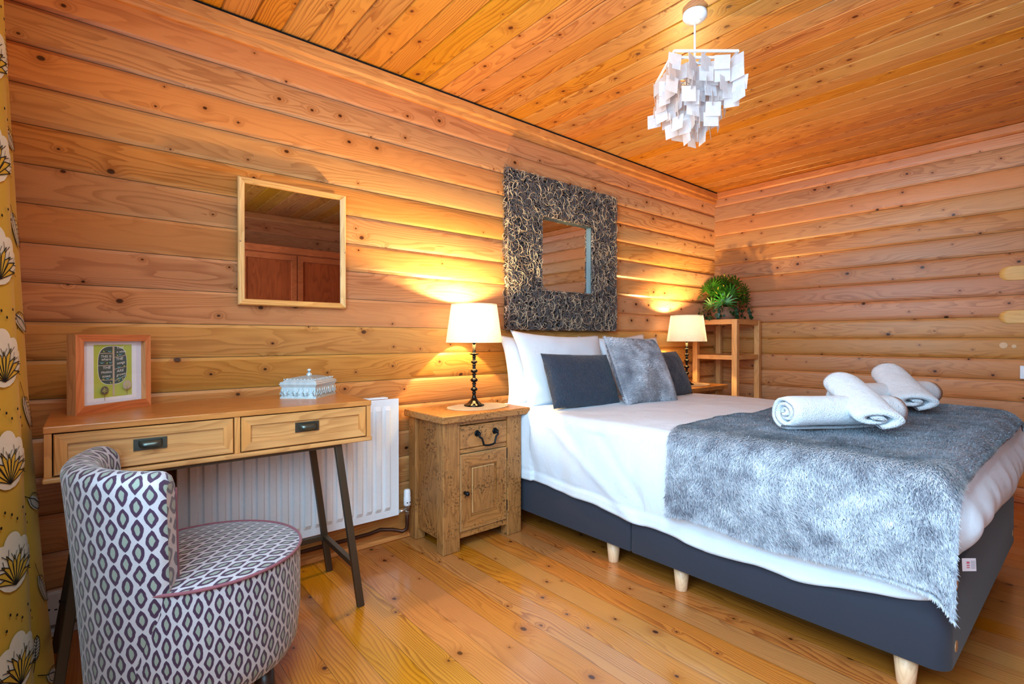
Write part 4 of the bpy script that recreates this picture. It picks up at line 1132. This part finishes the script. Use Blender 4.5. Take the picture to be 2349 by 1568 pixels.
for k in range(118000):
    u = rr.rand(); 
    if k % 3 == 0: u = u*.24          # the near side is seen closest
    v = rr.rand()
    if k % 11 == 0: v = rr.choice((.003, .997))+rr.normal()*.002
    if k % 23 == 0: u = abs(rr.normal()*.002)
    throw_root(min(1, max(0, u)), min(1, max(0, v)))
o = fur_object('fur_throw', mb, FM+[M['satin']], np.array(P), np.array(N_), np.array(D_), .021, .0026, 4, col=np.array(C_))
tag(o, 'long grey faux fur throw laid across the foot of the bed', 'throw blanket')
mb = MB(); tg = [(1.905, .262, .424), (2.035, .262, .424)]
a0, a1 = Vector((1.848, .262, .454)), Vector((1.902, .240, .446))
dn = Vector((.004, -.001, -.037))
mb.add([a0, a1, a1+dn, a0+dn], [(0, 1, 2, 3)], 0); pp = lambda s, t: a0+(a1-a0)*s+dn*t+Vector((0, -.0006, 0))
for s0, s1, t0, t1, mi in [(.30, .52, .25, .42, 1), (.30, .52, .5, .6, 1), (.30, .52, .68, .76, 1)]+[(.60, .92, .2+.11*k, .24+.11*k, 2) for k in range(6)]:
    mb.add([pp(s0, t0), pp(s1, t0), pp(s1, t1), pp(s0, t1)], [(0, 1, 2, 3)], mi)
tgo = mb.build('care_tag', [fabric('tag_white', srgb(232, 228, 236)), plain('tag_red', srgb(214, 120, 136), .8), plain('tag_grey', srgb(168, 166, 180), .8)], o)

# ------------------------------------------------------------------ towels
def towel_roll(a, b, r, squash=.85, turns=3.2, seed=0, squash2=None):
    squash2 = squash2 or squash
    """spiral roll from a to b (axis end points)"""
    a, b = Vector(a), Vector(b); d = (b-a); L_ = d.length; d.normalize()
    s = d.cross(Vector((0, 0, 1))).normalized(); up = s.cross(d)
    N = int(34*turns); mb = MB(); th = r*.86/turns
    def prof(i, along, off=0.0):
        t = i/N; ang_ = t*turns*2*PI; rad = r*(.10+.90*t)+off
        w = 1+.05*nz(ang_*.8, along*3, seed)+.05*nz(math.cos(ang_)*1.4, along*2.2+seed, math.sin(ang_)*1.4)
        an_ = ang_-turns*2*PI-PI/2-.25; sq_ = squash+(squash2-squash)*along; x = math.cos(an_)*rad*w*(1.06+.5*max(0, squash-sq_)); z = math.sin(an_)*rad*w*sq_-r*(squash-sq_)*.6
        return x, z
    NL = 16
    for off, fl in ((0, False), (-th*.66, True)):
        vs = []
        for j in range(NL+1):
            al = j/NL; e = min(al, 1-al)
            for i in range(N+1):
                pin = 1-.09*max(0, 1-e*9)**2
                x, z = prof(i, al, off)
                sh = .008*math.sin(i/N*turns*2*PI*.5+seed)*(1-i/N)+.006*nz(i*.05, seed)
                p = a+d*(L_*al+sh*(1 if al > .5 else -1))+s*(x*pin)+up*(z*pin)
                vs.append(p)
        W_ = N+1
        fs = [(j*W_+i, j*W_+i+1, (j+1)*W_+i+1, (j+1)*W_+i) for j in range(NL) for i in range(N)]
        if fl: fs = [f_[::-1] for f_ in fs]
        mb.add(vs, fs, 0, True)
    o = mb.build('rolled_towel', M['towel'])
    # close thickness at the ends with strips
    me = o.data
    return o, mb
def towel(a, b, r, lab, **kw):
    o, mb = towel_roll(a, b, r, **kw)
    me = o.data; bpy.data.objects.remove(o)
    # end strips: stitch outer & inner sheets
    half = len(mb.v)//2; NL = 16; W_ = half//(NL+1)
    for j in (0, NL):
        for i in range(W_-1):
            q = (j*W_+i, j*W_+i+1, half+j*W_+i+1, half+j*W_+i)
            mb.f.append(q if j else q[::-1]); mb.mi.append(0); mb.sm.append(True)
    for j in range(NL):
        i = W_-1; mb.f.append((j*W_+i, (j+1)*W_+i, half+(j+1)*W_+i, half+j*W_+i)); mb.mi.append(0); mb.sm.append(True)
    o = mb.build('rolled_towel', M['towel'])
    return tag(o, lab, 'towel', 'rolled white towels on the throw')
towel((2.045, .805, .778), (2.48, .560, .772), .078, 'rolled white towel with its spiral end facing left, under the crossing one', squash=.92, seed=1)
towel((2.47, .755, .870), (2.185, .545, .785), .092, 'rolled white towel lying slantwise over the nearest rolled towel', squash=.84, seed=2.2, turns=1.7, squash2=.48)
towel((2.76, .84, .775), (3.33, .600, .780), .080, 'farthest white towel roll, its rounded end facing right', squash=.92, seed=3.1)
towel((3.20, .765, .880), (2.93, .585, .785), .098, 'rolled white towel slanting over the farther towel roll', squash=.86, seed=4.4, turns=1.7, squash2=.5)

# ------------------------------------------------------------------ pendant light
CXY = (1.996, 1.153)
rt = empty('pendant_light', (CXY[0], CXY[1], ZC), math.atan2(-.167, .198), 'white capiz shell chandelier hanging from the ceiling above the bed', 'pendant light')
MB().lathe([(.020, -.036), (.036, -.034), (.046, -.024), (.050, -.020), (.050, -.002), (.046, 0)], seg=40).build('ceiling_rose', M['white'], rt)
MB().tube([(0, 0, -.03), (0, 0, -.262)], .0048, 10).build('stem', M['white'], rt)
S = .258/2; FZ = 2.22-ZC
mb = MB()
for s_, z_ in ((S, FZ), (S*.66, FZ-.002), (S*.33, FZ-.002)):
    q = [(-s_, -s_), (s_, -s_), (s_, s_), (-s_, s_)]
    for k in range(4):
        a, b = q[k], q[(k+1) % 4]; mb.bar((*a, z_), (*b, z_), .007, .009)
mb.bar((-S, 0, FZ), (S, 0, FZ), .006, .006); mb.bar((0, -S, FZ), (0, S, FZ), .006, .006)
mb.build('metal_frame', M['white'], rt)
rc_ = random.Random(21); cs = .060
strands = []
nside = 4
for s_, cnt, n_ in ((S, 4, 4), (S*.66, 2, 6), (S*.3, 1, 7)):
    q = [(-s_, -s_), (s_, -s_), (s_, s_), (-s_, s_)]
    for k in range(4):
        a, b = q[k], q[(k+1) % 4]
        for j in range(cnt):
            t = (j+.5)/cnt if cnt < 4 else j/cnt
            strands.append((a[0]+(b[0]-a[0])*t, a[1]+(b[1]-a[1])*t, n_, k))
chip = None; cnt_ = 0; extra = MB()
for (x, y, n_, k) in strands:
    for j in range(n_):
        z = FZ-.012-cs/2-j*.0415-rc_.uniform(0, .006)
        if n_ == 4 and j == 3 and rc_.random() < .35: continue
        yw = k*PI/2+rc_.uniform(-.75, .75)+(PI/4 if rc_.random() < .3 else 0)
        mt = Matrix.Translation((x+rc_.uniform(-.008, .008), y+rc_.uniform(-.008, .008), z)) @ Matrix.Rotation(yw, 4, 'Z') @ Matrix.Rotation(rc_.uniform(-.12, .12), 4, 'X') @ Matrix.Rotation(rc_.uniform(-.1, .1), 4, 'Y')
        if cnt_ < 100:
            if chip is None:
                chip = MB().box(-cs/2, cs/2, -.0006, .0006, -cs/2, cs/2).build('shell_chip', M['capiz'], rt); c_ = chip
            else:
                c_ = chip.copy(); COL.objects.link(c_); c_.parent = rt
            c_.matrix_local = mt
        else:
            m_ = MB().box(-cs/2, cs/2, -.0006, .0006, -cs/2, cs/2); extra.add([mt @ Vector(v_) for v_ in m_.v], m_.f)
        cnt_ += 1
if extra.v:
    o = extra.build('shell_chips', M['capiz'], rt); o['kind'] = 'stuff'
print('chips', cnt_)

# ------------------------------------------------------------------ chair
CC = Vector((.265, 1.700, 0))
rt = empty('tub_chair', CC, 0, 'low tub chair in purple and grey ogee fabric pushed up to the desk', 'chair')
SR, ST, SB = .253, .452, .135
def uvc(r): return lambda u, v: (u*2*PI*r, v)
mb = MB()
prof = [(SR*.90, SB+.0), (SR*.965, SB+.03), (SR, SB+.12), (SR, ST-.016)]
def drum(u, v):
    t = v*(len(prof)-1); i = min(int(t), len(prof)-2); q = t-i
    r_ = prof[i][0]+(prof[i+1][0]-prof[i][0])*q; z = prof[i][1]+(prof[i+1][1]-prof[i][1])*q
    return (r_*math.cos(2*PI*u), r_*math.sin(2*PI*u), z)
def drum_uv(u, v):
    t = v*(len(prof)-1); i = min(int(t), len(prof)-2); q = t-i
    return (u*35*.046, prof[i][1]+(prof[i+1][1]-prof[i][1])*q)
mb.grid(drum, 96, 9, uvfn=drum_uv)
b = [(SR*.9*math.cos(2*PI*k/48), SR*.9*math.sin(2*PI*k/48), SB) for k in range(48)]
mb.add(b, [tuple(range(47, -1, -1))], 0, False, [(0, 0)]*48)
mb.build('seat_drum', M['ogee'], rt)
mb = MB()
def seat_top(u, v):
    r_ = SR*(1-v); z = ST-.016+.012*(1-(1-v)**4)+.016*(1-(1-v)**2)*.6
    return (r_*math.cos(2*PI*u), r_*math.sin(2*PI*u), z)
def seat_uv(u, v):
    r_ = SR*(1-v); x, y = r_*math.cos(2*PI*u), r_*math.sin(2*PI*u)
    return (-(x*math.sin(.24)*-1+y*math.cos(.24)), x*math.cos(.24)+y*math.sin(.24))
mb.grid(seat_top, 96, 12, uvfn=seat_uv)
mb.build('seat_cushion', M['ogee'], rt)
MB().tube([((SR+.001)*math.cos(a), (SR+.001)*math.sin(a), ST-.015) for a in [2*PI*k/96 for k in range(96)]], .0045, 8, closed=True).build('piping', M['piping'], rt)
# back: swept closed section around an arc
A0, A1 = math.radians(-113), math.radians(-222)
bc = Vector((-.010, .025, 0))
def back_pt(a, w, q):
    """a 0..1 along arc, section position q 0..1 around the section perimeter, returns point and perimeter length"""
    return None
ZT, ZBm = .735, .100
TH = .084
def section():
    """outer going up, over the top, inner going down; list of (side offset from outer [0..TH], z, arc length)"""
    pts = []; s = 0; n1 = 18
    for k in range(n1+1): pts.append((0, ZBm+(ZT-.034-ZBm)*k/n1))
    for k in range(1, 9): a = PI-k/8*PI; pts.append((TH/2+TH/2*math.cos(a), ZT-.034+.034*math.sin(a)))
    for k in range(1, 9): pts.append((TH, ZT-.034-(ZT-.034-.40)*k/8))
    out = []; pr = None
    for p in pts:
        if pr: s += math.dist(p, pr)
        out.append((p[0], p[1], s)); pr = p
    return out
SEC = section(); NA = 64
def back_point(ta, sec):
    offs, z, s = sec
    a = A0+(A1-A0)*ta
    hz = max(0, (z-ZBm)/(ZT-ZBm))
    flare = .256+.038*hz**1.3
    far = .012*ta+(.018*hz*ta)
    zz = z+ (.016*ta**1.2)*hz
    e = min(ta, 1-ta)
    thin = 1-(1-min(1, e/.035))**2*.0
    rnd = (TH*.13)*(1-math.sqrt(max(0, 1-(1-min(1, e/.05))**2)))  # rounded ends
    o_ = offs+rnd*(1 if offs < TH/2 else -1)*(1-abs(0))
    R_ = flare+far-o_
    zz -= .022*hz**6*(1-math.sqrt(max(0, 1-(1-min(1, e/.07))**2)))
    return Vector((bc.x+R_*math.cos(a), bc.y+R_*math.sin(a), zz))
mb = MB(); NSC = len(SEC)
vs = []; uv = []
for i in range(NA+1):
    ta = i/NA
    for sc in SEC:
        vs.append(back_point(ta, sc)); uv.append((ta*9*.046, sc[2]))
fs = [(i*NSC+j, i*NSC+j+1, (i+1)*NSC+j+1, (i+1)*NSC+j) for i in range(NA) for j in range(NSC-1)]
mb.add(vs, fs, 0, True, uv)
for i in (0, NA):    # end caps: join outer & inner
    ids = [i*NSC+j for j in range(NSC)]
    n1 = 18
    cv = [vs[k] for k in ids]
    m_ = len(cv); cap = []; cu = []
    # strips from outer j to inner mirrored
    outer = list(range(0, n1+5)); inner = [m_-1-k for k in range(m_-(n1+5))]
    fsc = []
    # simple polygon: below the inner bottom, add bottom inner point
    bot = Vector(back_point(i/NA, (TH, ZBm, 0)))
    poly = cv+[bot]
    pu = [((p-poly[0]).to_2d().length if False else (Vector((p.x, p.y))-Vector((poly[0].x, poly[0].y))).length, p.z) for p in poly]
    mb.add(poly, [tuple(range(m_+1)) if i else tuple(range(m_, -1, -1))], 0, False, pu)
mb.build('backrest', M['ogee'], rt)
MB().tube([back_point(0, (TH, z, 0))+Vector((.001, -.001, 0)) for z in [.12+.029*k for k in range(21)]], .0028, 6).build('seam_piping', M['piping'], rt)
for a in (-55, 50, 140, 215):
    a = math.radians(a); c_, s_ = math.cos(a), math.sin(a)
    MB().tube([(c_*.19, s_*.19, .150), (c_*.222, s_*.222, 0)], [.030, .018], 16).build('leg', M['chairleg'], rt)

# ------------------------------------------------------------------ curtain
rt = empty('curtain', (0, 1.9, 0), 0, 'mustard yellow curtain with white and black flower print at the left edge', 'curtain')
# plan control: folds along y; x of each control depends on height
def ctrl(z):
    t = max(0, min(1, z/2.0))
    fl = (1-t)**1.6
    # fold crests measured at y=1.8 and y=2.1
    def lerp(tb):
        for (a, va), (b, vb) in zip(tb, tb[1:]):
            if z <= b: q = max(0, (z-a)/(b-a)); return va+(vb-va)*q
        return tb[-1][1]
    c1 = lerp([(0, -.106), (.2, -.112), (.46, -.120), (.92, -.1355), (1.37, -.149), (1.9, -.160), (2.4, -.168)])
    c2 = lerp([(0, -.078), (.08, -.082), (.36, -.106), (.9, -.136), (1.42, -.158), (2.0, -.182), (2.4, -.195)])
    return [(1.30, -.215), (1.42, c1-.035), (1.52, -.22), (1.64, c1-.075), (1.72, c1-.03), (1.80, c1), (1.875, c1-.012), (1.905, c1-.060), (1.95, c2-.062), (2.02, c2-.014), (2.10, c2), (2.155, c2-.012), (2.20, c2-.05), (2.24, -.22), (2.26, -.24)]
def catmull(P_, t):
    n_ = len(P_)-1; k = min(int(t*n_), n_-1); q = t*n_-k
    p0, p1, p2, p3 = P_[max(k-1, 0)], P_[k], P_[k+1], P_[min(k+2, n_)]
    return tuple(.5*((2*p1[i])+(-p0[i]+p2[i])*q+(2*p0[i]-5*p1[i]+4*p2[i]-p3[i])*q*q+(-p0[i]+3*p1[i]-3*p2[i]+p3[i])*q**3) for i in (0, 1))
def cur(s, z, off=0.0):
    C = ctrl(z); y, x = catmull(C, s)
    if off:
        y2, x2 = catmull(C, min(1, s+.002)); y1, x1 = catmull(C, max(0, s-.002))
        d = Vector((x2-x1, y2-y1)); 
        if d.length > 1e-9:
            d.normalize(); x += d.y*off; y -= d.x*off
    return (x, y-1.9, z)
mb = MB(); mb.grid(lambda u, v: cur(u, .008+v*2.25), 130, 60, flip=True)
S2L = 1.55      # rough cloth length of s in metres
def motif(pts, mi, off):
    """pts: (s_m, z) in cloth metres"""
    q = [cur(min(1, max(0, p[0]/S2L)), p[1], off) for p in pts]
    mb.add(q, [tuple(range(len(q)))], mi, True)
def strip(path, w, mi, off):
    for (a, b) in zip(path, path[1:]):
        dx, dz = b[0]-a[0], b[1]-a[1]; L_ = math.hypot(dx, dz)+1e-9; nx_, nz_ = -dz/L_*w/2, dx/L_*w/2
        motif([(a[0]+nx_, a[1]+nz_), (a[0]-nx_, a[1]-nz_), (b[0]-nx_, b[1]-nz_), (b[0]+nx_, b[1]+nz_)], mi, off)
def blob(cx, cz, rx, rz, mi, off, a0=0, a1=2*PI, wob=.0, n_=20):
    fan_ = 6
    for k in range(n_):
        t0 = a0+(a1-a0)*k/n_; t1 = a0+(a1-a0)*(k+1)/n_
        def P_(t, f_): r_ = 1+wob*math.sin(t*5); return (cx+rx*f_*r_*math.cos(t), cz+rz*f_*r_*math.sin(t))
        motif([P_(t0, .02), P_(t0, .55), P_(t1, .55), P_(t1, .02)], mi, off)
        motif([P_(t0, .55), P_(t0, 1), P_(t1, 1), P_(t1, .55)], mi, off)
def flower(cx, cz, sc):
    for (dx, dz, r_) in ((-.5, .55, .34), (0, .72, .40), (.5, .55, .34), (-.85, .25, .3), (.85, .25, .3), (0, .25, .75)):
        blob(cx+dx*sc, cz+dz*sc, r_*sc, r_*sc*.85, 1, .004)
    for k in range(9):
        a = PI*(.04+.92*k/8); L_ = sc*(.95 if k % 2 else .8)
        tip = (cx+math.cos(a)*L_, cz+math.sin(a)*L_*.75-.1*sc); l = (cx+math.cos(a+.16)*L_*.55, cz+math.sin(a+.16)*L_*.5-.1*sc); r_ = (cx+math.cos(a-.16)*L_*.55, cz+math.sin(a-.16)*L_*.5-.1*sc); bs = (cx, cz-.25*sc)
        motif([bs, r_, tip, l], 3, .005); strip([bs, l, tip, r_, bs], .0022, 2, .006)
        strip([(cx+math.cos(a)*L_*.8, cz+math.sin(a)*L_*.6-.1*sc), (cx+math.cos(a+.15)*L_*1.1, cz+math.sin(a+.15)*L_*.85-.1*sc)], .0018, 2, .006)
        strip([(cx+math.cos(a)*L_*.8, cz+math.sin(a)*L_*.6-.1*sc), (cx+math.cos(a-.15)*L_*1.1, cz+math.sin(a-.15)*L_*.85-.1*sc)], .0018, 2, .006)
    for k in range(15):
        a = PI*(.08+.84*k/14); q = 1.22+.14*(k % 3)
        blob(cx+math.cos(a)*sc*q, cz+.35*sc+math.sin(a)*sc*(q-.22), .0045, .004, 2, .005, n_=6)
def leafm(cx, cz, sc, ang_):
    ca, sa = math.cos(ang_), math.sin(ang_)
    T = lambda p, q: (cx+sc*(ca*p-sa*q), cz+sc*(sa*p+ca*q))
    for k in range(6):
        p0, p1 = -1+k/3, -1+(k+1)/3
        w = lambda p: .42*math.sqrt(max(0, 1-p*p))
        motif([T(p0-.1, -w(p0)-.05), T(p1-.1, -w(p1)-.05), T(p1-.1, w(p1)*.8-.1), T(p0-.1, w(p0)*.8-.1)], 1, .004)
    strip([T(-1.9, .1), T(-1, 0), T(-.3, .05), T(.4, 0), T(1, 0)], .0024, 2, .0055)
    up_ = [T(-1+k/4, .40*math.sqrt(max(0, 1-(-1+k/4)**2))) for k in range(9)]; dn_ = [T(-1+k/4, -.40*math.sqrt(max(0, 1-(-1+k/4)**2))) for k in range(9)]
    strip(up_, .0022, 2, .0055); strip(dn_, .0022, 2, .0055)
    for k in range(1, 8):
        p = -1+k/4; w = .38*math.sqrt(max(0, 1-p*p)); strip([T(p-.12, 0), T(p+.1, w)], .0016, 2, .0055); strip([T(p-.12, 0), T(p+.1, -w)], .0016, 2, .0055)
# cloth metres position of fold 1 crest / fold 2 crest
s1, s2 = 5/14*S2L, 10/14*S2L
for k in range(9):
    z = -.02+k*.25
    if z > .05: flower(s1-.085, z, .100)
    z2 = .03+k*.265; leafm(s2-.06, z2+.02, .056, -1.0 if k % 2 else -.35); leafm(s2+.12, z2+.13, .045, 1.2); leafm(s2-.15, z2+.14, .035, 1.3)
o = mb.build('drape', [M['curtain'], M['cprint'], M['cblack'], M['clight']], rt)
mb = MB(); mb.tube([(XL+.09, -.72, 2.27), (XL+.09, .32, 2.27)], .014, 12)
mb.build('curtain_pole', M['iron'], rt)
# ------------------------------------------------------------------ wall patches, switch
rt = None
for k, (y0, y1, zc, h, lab) in enumerate(((.10, .478, 1.490, .094, 'upper pale oblong wood patch inlaid in the right wall'), (.10, .478, 1.205, .086, 'lower pale oblong wood patch inlaid in the right wall'))):
    # patch follows the log surface
    mb = MB(); n1 = 14; NZ_ = 8
    def surf(z):
        t = ((z-.092)/PITCH) % 1.0; d = .0045*(1-(abs(2*t-1))**2.0); 
        return XR-d-.0025
    def fnp2(u, v):
        z = zc-h/2+h*v; e = (2*v-1); cap_ = h/2*math.sqrt(max(0, 1-e*e))
        ye = y1-h/2+cap_; ys = y0+h/2-cap_; y = ys+(ye-ys)*u
        return (surf(z), y, z)
    mb.grid(fnp2, 12, 14, flip=False)
    o = mb.build('wood_patch', wood('pale_filler_%d' % k, 'Y', 'Z', srgb(236, 186, 112), srgb(218, 160, 92), .5)); md = o.modifiers.new('s', 'SOLIDIFY'); md.thickness = .002; md.offset = 0
    tag(o, lab, 'wood patch', 'pale patches on the right wall')
mb = MB(); mb.tube([(XR-.001, .455, 1.018), (XR-.0085, .455, 1.018)], .02, 20); mb.tube([(XR-.001, .405, 1.012), (XR-.0095, .405, 1.012)], .012, 14)
tag(mb.build('filled_hole', plain('pale_filler', srgb(226, 190, 150), .6)), 'small round pale filled hole in the right wall below the wood patches', 'filler')
rt = empty('wall_switch', (XR-.012, .333, .845), 0, 'white wall switch plate at the right edge of the photo', 'switch')
MB().box(-.022, .002, -.043, .043, -.043, .043).build('plate', M['plastic'], rt, bevel=.004)
MB().box(-.027, -.021, -.012, .012, -.018, .018).build('rocker', M['white'], rt, bevel=.002)

# ------------------------------------------------------------------ wardrobe at the opposite wall (seen in the small mirror)
rt = empty('wardrobe', (.60, YF+.02, 0), 0, 'tall reddish pine wardrobe with framed doors reflected in the small mirror', 'wardrobe')
M['wr'] = wood('red_pine_frame', 'X', 'Z', srgb(196, 112, 66), srgb(150, 76, 40), .4)
M['wrp'] = wood('red_ply_panel', 'Z', 'X', srgb(176, 92, 50), srgb(122, 56, 28), .35, .7)
Wd, Dd, Hd = 2.22, .50, 2.02
MB().box(0, Wd, 0, Dd, .0, Hd-.07).build('carcass', M['wr'], rt)
MB().box(-.01, Wd+.01, 0, Dd+.02, Hd-.07, Hd).build('cornice', M['wr'], rt, bevel=.004)
for k in range(4):
    x0 = .01+k*.55; x1 = x0+.54
    mb = MB(); z0, z1 = .05, Hd-.085; w = .055; y0, y1 = Dd+.001, Dd+.021
    mb.box(x0, x0+w, y0, y1, z0, z1); mb.box(x1-w, x1, y0, y1, z0, z1); mb.box(x0+w, x1-w, y0, y1, z0, z0+w); mb.box(x0+w, x1-w, y0, y1, z1-w, z1)
    d_ = mb.build('door', M['wr'], rt, bevel=.002)
    MB().box(x0+w, x1-w, y0, y0+.008, z0+w, z1-w).build('door_panel', M['wrp'], d_)
    MB().lathe([(.006, 0), (.013, .012), (.008, .02)], (0, 0, 0), 12).build('knob', M['wr'], d_).matrix_local = Matrix.Translation(((x1-.03) if k % 2 == 0 else x0+.03, Dd+.02, 1.0)) @ Matrix.Rotation(-PI/2, 4, 'X')

# ================================================================== light
wd = bpy.data.worlds.new('sky'); SC.world = wd; wd.use_nodes = True
bg = wd.node_tree.nodes['Background']; bg.inputs[0].default_value = (.62, .78, 1, 1); bg.inputs[1].default_value = 1.2
def area(name, loc, direction, sx, sy, energy, color):
    L_ = bpy.data.lights.new(name, 'AREA'); L_.shape = 'RECTANGLE'; L_.size = sx; L_.size_y = sy; L_.energy = energy; L_.color = color
    o = bpy.data.objects.new(name, L_); COL.objects.link(o); o.location = loc
    o.rotation_euler = Vector(direction).to_track_quat('-Z', 'Y').to_euler(); return o
area('window_daylight', (XL-.10, .25, 1.42), (1, .05, -.12), 2.1, 1.25, 112, (.46, .77, 1.0))
area('room_fill', (.1, -1.05, 1.75), (.75, .8, -.12), 1.0, 1.0, 11, (.55, .82, 1.0))  # added soft fill from behind the camera, not a real source
area('ceiling_fill', (2.0, .4, 1.75), (0, .1, 1), 2.6, 1.8, 6, (.66, .86, 1.0))  # added lamp aimed up to brighten the ceiling, no fixture there
area('overhead_fill', (.25, .42, 2.34), (.95, .12, -.75), .7, .7, 44, (.52, .80, 1.0))  # added downward fill to brighten the bed top, no opening there

SC.view_settings.view_transform = 'Standard'
SC.view_settings.look = 'Medium High Contrast'
SC.view_settings.exposure = 0.0
SC.cycles.max_bounces = 8
SC.cycles.transparent_max_bounces = 16
SC.cycles.sample_clamp_indirect = 6
